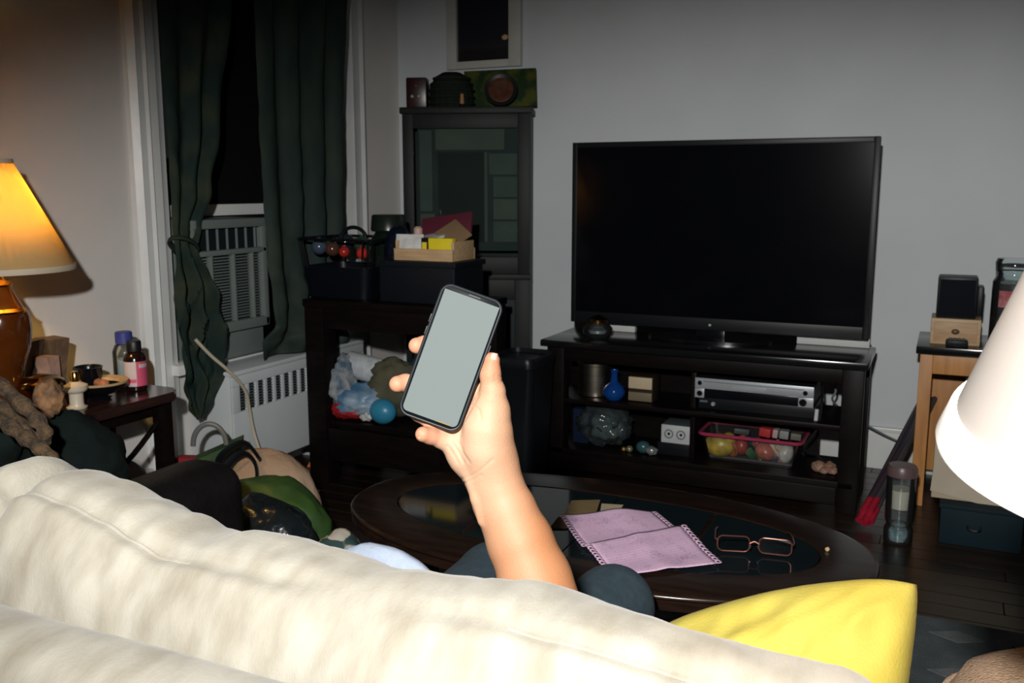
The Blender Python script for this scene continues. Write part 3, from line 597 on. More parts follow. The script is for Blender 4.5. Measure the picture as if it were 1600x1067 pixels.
B().bx(-1.35, -1.20, 3.835, 3.865, stt, stt + .034, .002).top('white_strip', WHITE, 'white strip behind the television beside the glass candle jar', 'strip')
t = thing('candle_jar', 'small round glass candle jar on the left end of the television stand', 'candle', (-1.30, 3.64, stt))
c_ = (-1.30, 3.64, stt)
B().lathe([(0, 0), (.04, 0), (.06, .02), (.062, .04), (.045, .06), (.036, .066), (.033, .064), (.042, .056), (.056, .04), (.054, .022), (.036, .006), (0, .006)], c_, 36).obj('glass_bowl', GLASS, t)
B().lathe([(0, .008), (.035, .008), (.052, .024), (.05, .034), (0, .034)], c_, 32).obj('wax', plain('grey_wax', (.12, .14, .14), .4), t)
B().lathe([(.038, .064), (.042, .068), (.042, .078), (.02, .09), (.008, .095), (0, .096)], c_, 32).obj('lid', GOLD, t)
ms, bs_ = .332, .12
t = thing('steel_pot', 'brushed steel canister on the upper left shelf of the stand', 'canister', (-1.30, 3.66, ms))
B().lathe([(0, 0), (.068, 0), (.072, .004), (.072, .128), (.074, .13), (.074, .136), (.07, .136), (.07, .13), (.066, .127), (.066, .008), (0, .008)], (-1.315, 3.66, ms), 40).obj('pot_body', STEEL, t)
B().lathe([(.076, .136), (.076, .142), (.05, .15), (.012, .152), (.012, .158), (0, .158)], (-1.315, 3.66, ms), 40).obj('pot_lid', STEEL, t)
B().lathe([(0, 0), (.028, 0), (.045, .018), (.048, .035), (.036, .058), (.016, .075), (.013, .11), (.018, .125), (.014, .125), (.010, .11), (.012, .078), (0, .075)], (-1.21, 3.60, ms), 32).top('blue_vase', plain('cobalt_glass', (.004, .03, .16), .06, c2=(.006, .05, .22)), 'small cobalt blue glass vase beside the steel canister', 'vase')
t = thing('wooden_box', 'small dark box with pale wood front on the upper stand shelf', 'box', (-1.09, 3.62, ms))
B().bx(-1.148, -1.045, 3.60, 3.70, ms, ms + .105, .003).obj('body', plain('box_dark_wood', (.03, .022, .014), .4), t)
B().bx(-1.146, -1.047, 3.592, 3.60, ms + .055, ms + .103, .002).obj('upper_front', plain('pale_front', (.50, .40, .27), .5), t)
B().bx(-1.146, -1.047, 3.592, 3.60, ms + .004, ms + .040, .002).obj('lower_front', plain('dim_front', (.16, .13, .08), .5), t)
t = thing('receiver', 'black receiver under the silver disc player', 'receiver', (-.64, 3.66, ms))
B().bx(-.855, -.41, 3.595, 3.84, ms, ms + .045, .004).obj('case', BLACK, t)
B().cyl((-.795, 3.597, ms + .022), .009, .012, .008, 20, rmat(90, 0, 0)).obj('knob', SILV, t)
B().bx(-.848, -.818, 3.593, 3.596, ms + .026, ms + .034, 0).obj('badge', plain('grey_badge', (.10, .12, .13), .4), t)
t = thing('disc_player', 'silver fronted disc player on the black receiver in the stand', 'disc player', (-.64, 3.66, ms + .045))
z = ms + .045
B().bx(-.866, -.416, 3.592, 3.84, z, z + .078, .003).obj('case', plain('player_case', (.012, .015, .017), .4), t)
B().bx(-.868, -.414, 3.584, 3.592, z + .038, z + .080, .002).obj('silver_fascia', SILV, t)
B().bx(-.868, -.83, 3.584, 3.592, z, z + .037, .002).obj('left_control_panel', SILV, t); B().bx(-.47, -.414, 3.584, 3.592, z, z + .037, .002).obj('right_control_panel', SILV, t)
B().bx(-.83, -.47, 3.587, 3.592, z + .001, z + .037, .001).obj('display_window', BLACKG, t)
B().bx(-.72, -.59, 3.581, 3.585, z + .045, z + .060, .001).obj('disc_tray', plain('tray_grey', (.34, .37, .38), .35), t)
B().bx(-.835, -.45, 3.5825, 3.585, z + .066, z + .069, 0).obj('groove', plain('groove_grey', (.14, .15, .16), .5), t)
for x_, z_, r_ in ((-.848, .060, .010), (-.848, .018, .012), (-.445, .055, .010), (-.452, .018, .015)): B().cyl((x_, 3.585, z + z_), r_, .008, r_ * .9, 20, rmat(90, 0, 0)).obj('knob', CHROME, t)
t = thing('mini_speaker', 'small white twin-dial box on the lower stand shelf', 'speaker', (-.94, 3.62, bs_))
B().bx(-1.02, -.872, 3.60, 3.72, bs_, bs_ + .054, .004).top('black_case', BLACK, 'black case under the small white twin-dial box', 'case')
z = bs_ + .054
B().bx(-1.003, -.885, 3.600, 3.72, z, z + .075, .004).obj('body', plain('grey_teal_case', (.08, .10, .11), .5), t)
B().bx(-1.003, -.885, 3.594, 3.600, z, z + .075, .003).obj('white_front', plain('white_front', (.46, .48, .48), .45), t)
for dx in (.032, .082):
    k = B().lathe([(.014, 0), (.019, 0), (.019, .004), (.014, .004), (.014, 0)], (-1.003 + dx, 3.594, z + .038), 24, rmat(90, 0, 0)).obj('dial_ring', plain('dial_grey', (.16, .17, .18), .4), t)
    B().cyl((-1.003 + dx, 3.594, z + .038), .006, .004, .005, 16, rmat(90, 0, 0)).obj('dial_centre', BLACK, k)
cloth('plastic_bag', (-1.265, 3.64, bs_), (.11, .07, .082), POLY, 'crumpled clear plastic bag on the lower left of the stand', 'bag', amp=.26, fs=3.4, seed=3)
cloth('bag_contents', (-1.265, 3.66, bs_ + .005), (.075, .045, .05), plain('grey_green_contents', (.025, .045, .048), .5, c2=(.10, .11, .09), vscale=30), 'grey-green bundle inside the clear plastic bag', 'bundle', amp=.2, seed=4)
B().bx(-1.40, -1.33, 3.62, 3.70, bs_, bs_ + .15, .004).top('navy_box', plain('navy_card', (.006, .012, .03), .6), 'narrow navy box left of the clear plastic bag', 'box')
for i, (x_, r_, c_, nm, ct_) in enumerate(((-1.155, .010, (.55, .38, .10), 'small gold bead beside the clear plastic bag', 'bead'), (-1.13, .014, (.60, .55, .35), 'shiny pale gold bead between bag and glass float', 'bead'))):
    B().ball((x_, 3.575, bs_ + r_), r_).top('gold_bead', plain('bead_%d' % i, c_, .12, metal=.8), nm, ct_)
B().ball((-1.075, 3.585, bs_ + .026), (.03, .026, .026)).top('glass_float', plain('teal_glass', (.03, .08, .09), .06), 'teal glass float on the lower stand shelf', 'ornament')
cloth('foil_scrap', (-1.035, 3.575, bs_), (.022, .02, .016), plain('foil', (.35, .37, .37), .25, metal=.6), 'crumpled silver foil scrap right of the teal glass float', 'foil', seed=6)
# the pink-lidded bin and its toys
bn = thing('toy_bin', 'clear plastic bin with pink rim full of toys on the lower stand shelf', 'storage bin', (-.64, 3.68, bs_))
qx0, qx1, qy0, qy1, qh = -.845, -.455, 3.595, 3.80, .108
Rg = [ringpts((qx0 + qx1) / 2, (qy0 + qy1) / 2, (qx1 - qx0) / 2 - .022 * (1 - k), (qy1 - qy0) / 2 - .018 * (1 - k), .025, bs_ + qh * k) for k in (0, .5, 1)]
Ri = [ringpts((qx0 + qx1) / 2, (qy0 + qy1) / 2, (qx1 - qx0) / 2 - .003 - .022 * (1 - k), (qy1 - qy0) / 2 - .003 - .018 * (1 - k), .023, bs_ + .003 + (qh - .003) * k) for k in (1, .5, 0)]
B().rings(Rg + Ri).obj('tub', thin_glass('clear_tub', (.97, .98, .98), .12, .004), bn)
rp_ = ringpts((qx0 + qx1) / 2, (qy0 + qy1) / 2, (qx1 - qx0) / 2 + .004, (qy1 - qy0) / 2 + .004, .028, bs_ + qh)
B().tube(rp_ + [rp_[0]], .007, smooth=0).obj('pink_rim', PINK, bn)
toys = [('yellow', (.42, .30, .05), -.775, .045, .05), ('dark teal', (.01, .06, .06), -.80, .03, .028), ('orange', (.42, .13, .05), -.715, .05, .045), ('brick red', (.30, .05, .035), -.685, .055, .03), ('deep green', (.02, .09, .03), -.655, .025, .028),
        ('teal blue', (.015, .07, .10), -.645, .07, .03), ('salmon pink', (.42, .13, .10), -.595, .05, .042), ('cream', (.45, .36, .25), -.555, .055, .036), ('bright blue', (.03, .13, .38), -.565, .02, .022), ('white', (.45, .42, .38), -.515, .05, .036), ('rose', (.35, .10, .12), -.525, .02, .022), ('lime green', (.14, .20, .02), -.615, .018, .02)]
for i, (nm, c, x_, z_, r_) in enumerate(toys):
    r_ *= 1.22
    m_ = plain('toy_plastic_%d' % i, c, .35, c2=tuple(v * .5 for v in c), vscale=25)
    cz_ = bs_ + .006 + max(z_, r_ * .8)
    b = B(Matrix.Translation((x_, 3.645 + .012 * (i % 3), cz_)) @ rmat(20 * i, 33 * i, 50 * i))
    if i % 3 == 0: b.ball((0, 0, 0), (r_, r_ * .7, r_ * .8)).ball((r_ * .6, 0, r_ * .5), r_ * .45)
    elif i % 3 == 1: b.box((0, 0, 0), (r_ * 1.3, r_, r_ * 1.1), .004).cyl((0, 0, r_ * .5), r_ * .35, r_ * .4, seg=14)
    else: b.cyl((0, 0, -r_ * .6), r_ * .7, r_ * 1.2, r_ * .5, 18, bev=.004).ball((0, 0, r_ * .8), r_ * .42)
    b.top('toy', m_, '%s toy in the pink-rimmed bin' % nm, 'toy', 'toys in the pink-rimmed bin')
for i, (nm, c, x_, w_, h_) in enumerate((('red', (.42, .03, .03), -.60, .045, .035), ('white and red', (.42, .30, .30), -.562, .02, .034), ('grey striped', (.22, .23, .23), -.53, .035, .032), ('olive grey', (.12, .11, .09), -.487, .04, .026), ('dark grey', (.04, .045, .05), -.70, .06, .022))):
    B(Matrix.Translation((x_, 3.70, bs_ + qh - .008 + h_ / 2)) @ rmat(0, 4, 6 * i - 10)).box((0, 0, 0), (w_, .05, h_), .003).top('small_packet', plain('packet_%d' % i, c, .5), '%s packet on top of the toys in the bin' % nm, 'packet')
B().bx(-.82, -.48, 3.64, 3.79, bs_ + .004, bs_ + .012, 0).top('bin_liner_sheet', plain('liner', (.06, .05, .05), .8), 'dark sheet lining the bottom of the toy bin', 'liner')
for i, (dx, dy, r_) in enumerate(((0, 0, .026), (.035, .015, .024), (.05, -.015, .018), (.02, -.02, .017))):
    B().ball((-.385 + dx, 3.63 + dy, bs_ + r_ * .8), (r_, r_, r_ * .8), amp=.2, fs=2, seed=i, sub=3).top('dried_cone', plain('cone_%d' % i, (.20, .10, .06), .7, c2=(.38, .24, .18), vscale=40), ('large brown dried cone at the right of the lower stand shelf', 'pale-tipped dried cone behind the large brown one', 'small dried cone nearest the right stand post', 'small dried cone in front of the large brown one')[i], 'cone')
B().tube([(-.40, 3.72, .45), (-.385, 3.60, .40), (-.395, 3.585, .30), (-.44, 3.585, .22), (-.40, 3.62, .19), (-.36, 3.64, .15), (-.35, 3.7, .125)], .005).top('black_cable', BLKCORD, 'black cable looping down at the right of the toy bin', 'cable')
B().tube([(-.40, 3.585, .375), (-.402, 3.582, .33)], .0075, smooth=0).tube([(-.402, 3.582, .331), (-.405, 3.584, .315)], .004, smooth=0).top('white_plug', WHITE, 'white plug hanging at the right of the disc player', 'plug')
B().tube([(-.37, 3.84, .46), (-.36, 3.83, .40), (-.37, 3.86, .35), (-.30, 4.0, .26), (-.10, 4.12, .14), (.05, 4.15, .16)], .0045).top('grey_cable', plain('grey_cord', (.16, .17, .18), .5), 'thin grey cable along the baseboard right of the stand', 'cable')

# ------------------------------------------------------------------ right side: pine side table and the things round it
pt = thing('side_table', 'honey pine side table with black top right of the television', 'side table', (.2, 3.95, 0))
ux0, ux1, uy0, uy1, ut = -.075, .52, 3.72, 4.12, .62
B().bx(ux0, ux1, uy0, uy1, ut - .03, ut, .005).obj('table_top', DARKTOP, pt)
lg = B().bx(ux0 + .015, ux0 + .06, uy0 + .02, uy0 + .06, 0, ut - .03, .003).obj('leg', HONEY, pt)
for o in ((.52, 0, 0), (0, .32, 0), (.52, .32, 0)): part_copy(lg, o)
B().bx(ux0 + .06, ux1 - .06, uy0 + .025, uy0 + .045, ut - .105, ut - .03).obj('apron', HONEY, pt)
B().bx(ux0 + .02, ux0 + .04, uy0 + .06, uy1 - .06, .06, ut - .03).obj('side_panel', HONEY, pt)
kb = B().ball((ux0 + .16, uy0 + .10, .345), .012).obj('peg', plain('dark_peg', (.05, .03, .02), .4), pt)
B().bx(ux0 + .04, ux0 + .20, uy1 - .075, uy1 - .06, .06, ut - .03).obj('back_panel', HONEY, pt)
B().bx(.10, .46, 3.82, 4.05, .06, .52, .004).top('dark_blue_case', plain('dark_blue_case', (.010, .018, .024), .5), 'dark blue upright case under the pine side table', 'case')
t = thing('wooden_drawer_box', 'pale wooden drawer box on the black topped side table', 'box', (.05, 3.9, ut))
B().bx(-.032, .138, 3.80, 3.96, ut, ut + .098, .004).obj('body', PINE, t)
B().bx(-.020, .126, 3.794, 3.80, ut + .012, ut + .086, .002).obj('drawer_front', plain('drawer_wood', (.46, .30, .16), .5, c2=(.36, .22, .11), stretch=(2, 14, 14)), t)
B().ball((.053, 3.788, ut + .052), (.014, .008, .010)).obj('drawer_knob', plain('dark_wood_knob', (.12, .07, .04), .4), t)
z = ut + .098
t = thing('desktop_speaker', 'black cube loudspeaker standing on the pale wooden drawer box', 'speaker', (.05, 3.9, z))
B().bx(-.018, .118, 3.81, 3.94, z, z + .155, .008).obj('cabinet', BLACK, t)
B().bx(-.010, .110, 3.804, 3.81, z + .010, z + .146, .003).obj('grille_cloth', plain('speaker_cloth', (.010, .013, .018), .9, bump=.6, bscale=900), t)
B().bx(.118, .140, 3.83, 3.93, z + .01, z + .12, .006).obj('side_fin', BLACK, t)
t = thing('remote_control', 'small black keypad remote lying before the wooden drawer box', 'remote control', (.06, 3.76, ut))
B().bx(.022, .098, 3.74, 3.785, ut, ut + .028, .01).obj('body', plain('remote_black', (.012, .013, .015), .4), t)
bt = B().bx(.032, .044, 3.748, 3.757, ut + .027, ut + .031, .001).obj('button', plain('button_grey', (.04, .045, .05), .5), t)
for i in range(4):
    for j in range(3):
        if i or j: part_copy(bt, (.0145 * i, .011 * j, 0))
t = thing('candle_jar', 'tall clear jar of dark candle on the side table behind the lampshade', 'candle', (.24, 3.85, ut))
c_ = (.235, 3.86, ut)
B().lathe([(0, 0), (.062, 0), (.07, .01), (.07, .24), (.058, .262), (.058, .275), (.055, .275), (.055, .262), (.066, .238), (.066, .012), (0, .008)], c_, 32).obj('glass', GLASS, t)
B().cyl((c_[0], c_[1], ut + .01), .064, .225, seg=32).obj('wax', plain('dark_wax', (.014, .012, .012), .25), t)
B().lathe([(.057, .275), (.064, .28), (.066, .31), (.06, .325), (0, .328)], c_, 32).obj('glass_lid', GLASS, t)
B().prism([(.0715 * math.cos(a), .0715 * math.sin(a)) for a in [math.radians(228 + 4.5 * i) for i in range(10)]] + [(.069 * math.cos(a), .069 * math.sin(a)) for a in [math.radians(268.5 - 4.5 * i) for i in range(10)]], .06, Matrix.Translation((c_[0], c_[1], ut + .15))).obj('label', plain('candle_label', (.45, .20, .20), .6, c2=(.30, .02, .04), vscale=30), t)
# wrapping-paper rolls, jar candle, flap box, storage box on the floor
ends = [(-.215, 3.40, .025), (-.195, 3.385, .022), (-.178, 3.40, .024), (-.205, 3.42, .055), (-.182, 3.415, .058)]
for i, (x, y, z) in enumerate(ends):
    t = thing('wrapping_paper_roll', ('leftmost', 'second from left, lowest', 'rightmost lower', 'upper left', 'upper right')[i] + ' red-ended paper roll leaning by the television stand', 'paper roll', (x, y, 0), 'red-ended paper rolls leaning by the stand')
    a = Vector((x, y, z)); e = Vector((-.04 + .012 * i, 4.08, .36 + .012 * (i % 3))); d = (e - a).normalized()
    B().tube([a + d * .07, e], .0125, 12, smooth=0).obj('roll', plain('roll_dark_%d' % i, ((.05, .035, .045), (.03, .035, .045), (.06, .05, .055), (.045, .03, .04), (.05, .045, .05))[i], .4), t)
    B().tube([a, a + d * .07], .0132, 12, smooth=0).obj('red_end', plain('roll_red_%d' % i, (.33, .012, .03), .35), t)
t = thing('jar_candle', 'tall glass jar candle with pale wax standing on the floor', 'candle', (-.08, 3.32, 0))
c_ = (-.082, 3.31, 0)
B().lathe([(0, 0), (.042, 0), (.047, .006), (.047, .05), (.040, .065), (.047, .085), (.047, .235), (.043, .235), (.043, .09), (.036, .066), (.043, .05), (.043, .010), (0, .008)], c_, 32).obj('glass', GLASS, t)
B().cyl((c_[0], c_[1], .012), .040, .04, seg=28).obj('teal_base', plain('teal_beads', (.05, .11, .13), .2, c2=(.2, .25, .26), vscale=60), t)
B().cyl((c_[0], c_[1], .125), .042, .065, seg=28).obj('wax', plain('cream_wax', (.42, .36, .29), .5), t)
B().lathe([(0, .238), (.05, .238), (.05, .262), (.044, .274), (0, .276)], c_, 28).obj('lid', plain('rose_lid', (.11, .07, .07), .35), t)
bx_ = thing('cardboard_carton', 'open beige carton with a drooping flap by the right lamp', 'carton', (.18, 3.45, 0))
B().bx(.012, .30, 3.42, 3.68, .14, .345, .003).obj('carton_body', CARD, bx_)
B().rings([[Vector((.008, 3.415, .165)), Vector((.30, 3.415, .115)), Vector((.30, 3.418, .115)), Vector((.008, 3.418, .165))], [Vector((.02, 3.412, .36)), Vector((.31, 3.412, .36)), Vector((.31, 3.416, .36)), Vector((.02, 3.416, .36))]]).obj('front_flap', plain('flap_board', (.46, .40, .31), .8), bx_)
t = thing('storage_box', 'dark teal storage box with metal pull on the floor under the carton', 'storage box', (.17, 3.5, 0))
B().bx(.045, .295, 3.36, 3.68, 0, .125, .004).obj('body', TEALBOX, t); B().bx(.040, .30, 3.355, 3.685, .125, .14, .003).obj('lid', TEALBOX, t)
B().tube([(.13, 3.36, .075), (.135, 3.345, .066), (.165, 3.343, .066), (.17, 3.36, .075)], .004).obj('metal_pull', CHROME, t)

# ------------------------------------------------------------------ end table at the left wall with the lit lamp
et = thing('end_table', 'dark wood end table against the left wall carrying the lit lamp', 'end table', (-2.4, 1.9, 0))
ex0, ex1, ey0, ey1, ett = -2.575, -2.225, 1.42, 2.25, .55
B().prism([(ex0, ey0), (ex1 - .03, ey0), (ex1, ey0 + .03), (ex1, ey1 - .05), (ex1 - .05, ey1), (ex0, ey1)], .03, Matrix.Translation((0, 0, ett - .03)), .006).obj('table_top', plain('cherry_black', (.030, .014, .011), .18, c2=(.018, .009, .008), vscale=4, stretch=(12, 2, 12)), et)
lg = B().bx(ex1 - .075, ex1 - .03, ey1 - .085, ey1 - .04, 0, ett - .03, .004).obj('leg', DARKWOOD, et)
for o in ((-.26, 0, 0), (0, -.68, 0), (-.26, -.68, 0)): part_copy(lg, o)
B().bx(ex1 - .06, ex1 - .045, ey0 + .09, ey1 - .085, ett - .075, ett - .03).bx(ex0 + .06, ex1 - .075, ey1 - .07, ey1 - .055, ett - .075, ett - .03).obj('apron', DARKWOOD, et)
for sg in (1, -1): B().tube([(ex1 - .052, 1.845 + sg * .32, ett - .10 if sg > 0 else ett - .10), (ex1 - .052, 1.86 + sg * .12, .33), (ex1 - .052, 1.845 - sg * .2, .25)], .009).obj('cross_brace', DARKWOOD, et)
B().bx(ex0 + .03, ex1 - .035, ey0 + .06, ey1 - .06, .10, .12).obj('lower_shelf', DARKWOOD, et)
lm = thing('table_lamp', 'lit amber fluted table lamp with pleated yellow shade at the left wall', 'lamp', (-2.345, 1.69, ett))
lc = onx(-8, 408, -2.345); lx, ly = -2.345, lc.y; sb_ = .985
WL[lm] = Vector((lx, ly, ett)); lm.location = WL[lm]
B().lathe([(0, 0), (.058, 0), (.066, .01), (.05, .03), (.035, .06), (.035, .09), (.05, .16), (.068, .21), (.0755, .265), (.073, .30), (.067, .318), (.060, .325), (.050, .345), (.036, .375), (.028, .398), (.016, .405), (0, .405)], (lx, ly, ett), 48, flute=24, amp=.03).obj('base', AMBER, lm)
B().lathe([(.070, .312), (.0735, .318), (.064, .326)], (lx, ly, ett), 40).obj('gold_band', GOLD, lm)
B().lathe([(.036, .385), (.04, .39), (.036, .397), (.02, .402), (.012, .44), (.012, .47), (.016, .475), (.016, .50), (0, .50)], (lx, ly, ett), 24).obj('brass_neck', GOLD, lm)
def pleated(b, c, r0, r1, h, n, amp, th=.0018, rim=0):
    R = []
    for k in (0, .5, 1):
        r = r0 + (r1 - r0) * k
        R.append([Vector((c[0] + (r * (1 + amp * (i % 2))) * math.cos(math.pi * i / n), c[1] + (r * (1 + amp * (i % 2))) * math.sin(math.pi * i / n), c[2] + h * k)) for i in range(2 * n)])
    for k in (1, .5, 0):
        r = r0 + (r1 - r0) * k - th
        R.append([Vector((c[0] + (r * (1 + amp * (i % 2))) * math.cos(math.pi * i / n), c[1] + (r * (1 + amp * (i % 2))) * math.sin(math.pi * i / n), c[2] + h * k)) for i in range(2 * n)])
    R.append(R[0]); b.rings(R, False); return b
pleated(B(), (lx, ly, sb_), .196, .062, .285, 60, .022).obj('shade', SHADEL, lm, ang=180)
def ringband(c, r, z0, z1, t_=.003): return B().lathe([(r - t_, z0), (r, z0), (r + (t_ * .6), (z0 + z1) / 2), (r, z1), (r - t_, z1), (r - t_, z0)], c, 64)
ringband((lx, ly, sb_), .2005, -.008, .008).obj('bottom_braid', BRAID, lm); ringband((lx, ly, sb_), .0645, .278, .292).obj('top_braid', BRAID, lm)
BULB = plain('lit_bulb', (.8, .7, .5), .5, emit=(1, .55, .18), es=14)
B().ball((lx, ly, sb_ + .12), (.028, .028, .038)).obj('bulb', BULB, lm)
for k in range(3):
    a = 2 * math.pi * k / 3; B().tube([(lx + .062 * math.cos(a), ly + .062 * math.sin(a), sb_ + .283), (lx, ly, sb_ + .27)], .0025, smooth=0).obj('shade_spoke', GOLD, lm)
B().tube([(lx, ly, ett + .48), (lx, ly, sb_ + .29)], .004, smooth=0).obj('harp', GOLD, lm)
l1 = bpy.data.lights.new('lamp_bulb_left', 'POINT'); l1.energy = 12; l1.color = (1, .62, .16); l1.shadow_soft_size = .03
lo1 = bpy.data.objects.new('lamp_bulb_left', l1); col.objects.link(lo1); lo1.location = (lx, ly, sb_ + .17)
# things on the end table
def eo(px_, py__, z=ett): return onz(px_, py__, z)
q = Vector((-2.36, 2.165, ett))
t = thing('supplement_bottle', 'dark bottle with white and pink label on the end table', 'bottle', q)
B().lathe([(0, 0), (.03, 0), (.035, .005), (.035, .105), (.028, .122), (.018, .13), (0, .13)], q, 32).obj('body', plain('dark_amber_glass', (.010, .004, .004), .15), t)
def arc(a0, a1, r0, r1, z0_, h_):
    n = 14; an = [math.radians(a0 + (a1 - a0) * i / n) for i in range(n + 1)]
    return B().prism([(r1 * math.cos(a), r1 * math.sin(a)) for a in an] + [(r0 * math.cos(a), r0 * math.sin(a)) for a in an[::-1]], h_, Matrix.Translation((q.x, q.y, q.z + z0_)))
arc(-190, -38, .0351, .0362, .018, .080).obj('white_label', LABELW, t); arc(-37.5, 100, .0351, .0362, .018, .080).obj('pink_label', LABELP, t)
arc(-120, -40, .0362, .0364, .030, .012).obj('pink_label_band', LABELP, t); arc(-25, 40, .0362, .0364, .078, .012).obj('pale_label_band', LABELW, t)
B().lathe([(.019, .128), (.023, .13), (.023, .158), (.020, .164), (0, .165)], q, 24, flute=20, amp=.05).obj('cap', BLACK, t)
q = Vector((-2.43, 2.19, ett))
t = thing('clear_bottle', 'clear plastic bottle with blue cap behind the pink-labelled bottle', 'bottle', q)
B().lathe([(0, 0), (.033, 0), (.038, .006), (.038, .12), (.03, .14), (.022, .146), (.022, .15), (.018, .15), (.018, .142), (.035, .118), (.035, .008), (0, .005)], q, 32).obj('body', GLASS, t)
B().cyl((q.x, q.y, ett + .004), .033, .09, seg=24).obj('contents', plain('pale_grey_contents', (.24, .27, .30), .6, c2=(.34, .36, .38), vscale=50), t)
B().lathe([(.024, .145), (.027, .147), (.027, .182), (.024, .185), (0, .186)], q, 28).obj('blue_cap', plain('violet_blue_cap', (.04, .05, .22), .4), t)
q = Vector((-2.44, 2.05, ett))
B().lathe([(0, .004), (.036, .004), (.040, .02), (.042, .085), (.045, .09), (.041, .092), (.037, .085), (.035, .012), (0, .012), (0, 0), (.034, 0), (.036, .004)][0:9], q, 32).lathe([(0, 0), (.034, 0), (.036, .005), (0, .005)], q, 32).top('black_cup', BLACKG, 'black round cup behind the tan tray on the end table', 'cup')
q = Vector((-2.36, 2.02, ett))
t = thing('footed_dish', 'black footed dish with tan oval rim on the end table', 'dish', q)
B().lathe([(0, 0), (.03, 0), (.035, .006), (.02, .012), (.05, .022), (.078, .042), (.084, .052), (.08, .052), (.05, .032), (0, .028)], q, 40).obj('bowl', BLACKG, t)
B().lathe([(.062, .046), (.085, .0525), (.086, .060), (.066, .055), (.062, .046)], q, 40).obj('tan_rim', plain('tan_wood_rim', (.45, .31, .16), .45, c2=(.34, .22, .11)), t)
for i, (dx, dy, r_, c) in enumerate(((.02, .0, .016, (.35, .13, .06)), (-.02, .015, .014, (.20, .09, .05)))): B().ball((q.x + dx, q.y + dy, ett + .032 + r_), r_, amp=.12, fs=2, seed=i, sub=3).top('stone', plain('stone_%d' % i, c, .6), ('reddish round stone lying in the black footed dish', 'small brown stone lying in the black footed dish')[i], 'stone')
q = Vector((-2.325, 1.905, ett))
t = thing('pump_bottle', 'small white jar with gold pump top at the front of the end table', 'bottle', q)
B().lathe([(0, 0), (.028, 0), (.03, .004), (.022, .008), (.02, .015), (.02, .046), (.03, .052), (.034, .058), (.034, .07), (.018, .078), (.012, .082), (0, .082)], q, 28).obj('body', plain('ivory_jar', (.52, .46, .36), .35), t)
B().lathe([(.011, .08), (.013, .082), (.013, .108), (.010, .112), (0, .112)], q, 20).obj('gold_pump', GOLD, t)
q = Vector((-2.33, 1.72, ett))
t = thing('brass_bowl', 'shiny brass covered bowl at the foot of the amber lamp', 'bowl', (-2.27, 1.755, ett))
q = Vector((-2.275, 1.755, ett))
B().lathe([(0, 0), (.028, 0), (.03, .006), (.018, .014), (.014, .03), (.022, .045), (.045, .062), (.055, .09), (.058, .10), (0, .10)], q, 36).obj('bowl', GOLD, t)
B().lathe([(.060, .10), (.064, .104), (.062, .112), (.045, .126), (.015, .134), (0, .135)], q, 36).obj('lid', plain('brass_lid', (.38, .20, .05), .12, metal=1), t)
for i, (x, y, w_, h_, ry_, rz_, c, nm) in enumerate(((-2.50, 1.86, .085, .20, 6, 20, (.075, .055, .04), 'dark mottled angular carved block beside the lamp base'), (-2.47, 1.955, .075, .215, -4, -12, (.10, .065, .04), 'brown angular carved block leaning behind the white jar'), (-2.42, 1.90, .05, .15, -12, 10, (.30, .20, .17), 'pinkish angular carved block between the two brown ones'), (-2.39, 1.87, .03, .10, 0, 0, (.006, .008, .012), 'small black rounded figure in front of the pinkish block'))):
    b = B(Matrix.Translation((x, y, ett + h_ / 2)) @ rmat(0, 0, rz_))
    if i < 3: b.rings([[Vector((sx * w_ * k / 2 + math.tan(math.radians(ry_)) * z, sy * w_ * k * .4, z)) for sx, sy in ((-1, -1), (1, -1), (1.1, 1), (-1, .9))] for z, k in ((-h_ / 2, .8), (-h_ / 6, .62), (h_ / 6, .9), (h_ / 2 - (.02 if i == 1 else 0), 1.1))])
    else: b.ball((0, 0, -.01), (.026, .02, .04)).ball((0, 0, .035), .017)
    b.top('carved_block' if i < 3 else 'figurine', plain('carved_%d' % i, c, .6, c2=tuple(v * .5 for v in c), vscale=14, bump=.4, bscale=50), nm, 'ornament', ang=30)
cloth('pale_plastic_bag', (-2.30, 1.98, .0), (.10, .15, .17), plain('pale_pink_plastic', (.30, .25, .24), .35, c2=(.20, .17, .17), vscale=8), 'pale pinkish plastic bag slumped under the end table', 'bag', amp=.14, seed=21)

# ------------------------------------------------------------------ armchair with draped clothes, bags on the floor
arm = thing('armchair', 'dark brown leather armchair half hidden behind the sofa', 'armchair', (-1.85, 1.5, 0))
def softbox(x0, x1, y0, y1, z0, z1, r): return B().bx(x0, x1, y0, y1, z0, z1, r, 6)
softbox(-1.78, -1.575, 1.12, 1.80, .06, .515, .09).obj('right_arm', LEATHER, arm)
softbox(-2.17, -1.80, 1.28, 1.78, .10, .42, .06).obj('seat_cushion', LEATHER, arm)
softbox(-2.20, -1.62, 1.05, 1.28, .08, .60, .09).obj('backrest', LEATHER, arm)
ft = B().cyl((-1.65, 1.72, 0), .022, .07).obj('foot', BLACK, arm)
for o in ((-.46, 0, 0), (0, -.5, 0), (-.46, -.5, 0)): part_copy(ft, o)
cloth('green_jacket', (-1.67, 1.34, .46), (.12, .10, .125), DGREEN, 'dark green jacket heaped against the armchair back', 'jacket', amp=.13, fs=1.6, seed=33)
cloth('dark_throw', (-1.86, 1.22, .57), (.17, .09, .095), plain('blackish_green_throw', (.0045, .009, .0075), .9, c2=(.002, .003, .003), vscale=9, bump=.3, bscale=60), 'blackish green throw heaped on the armchair back beneath the knitted scarf', 'throw', amp=.12, fs=1.8, seed=37)
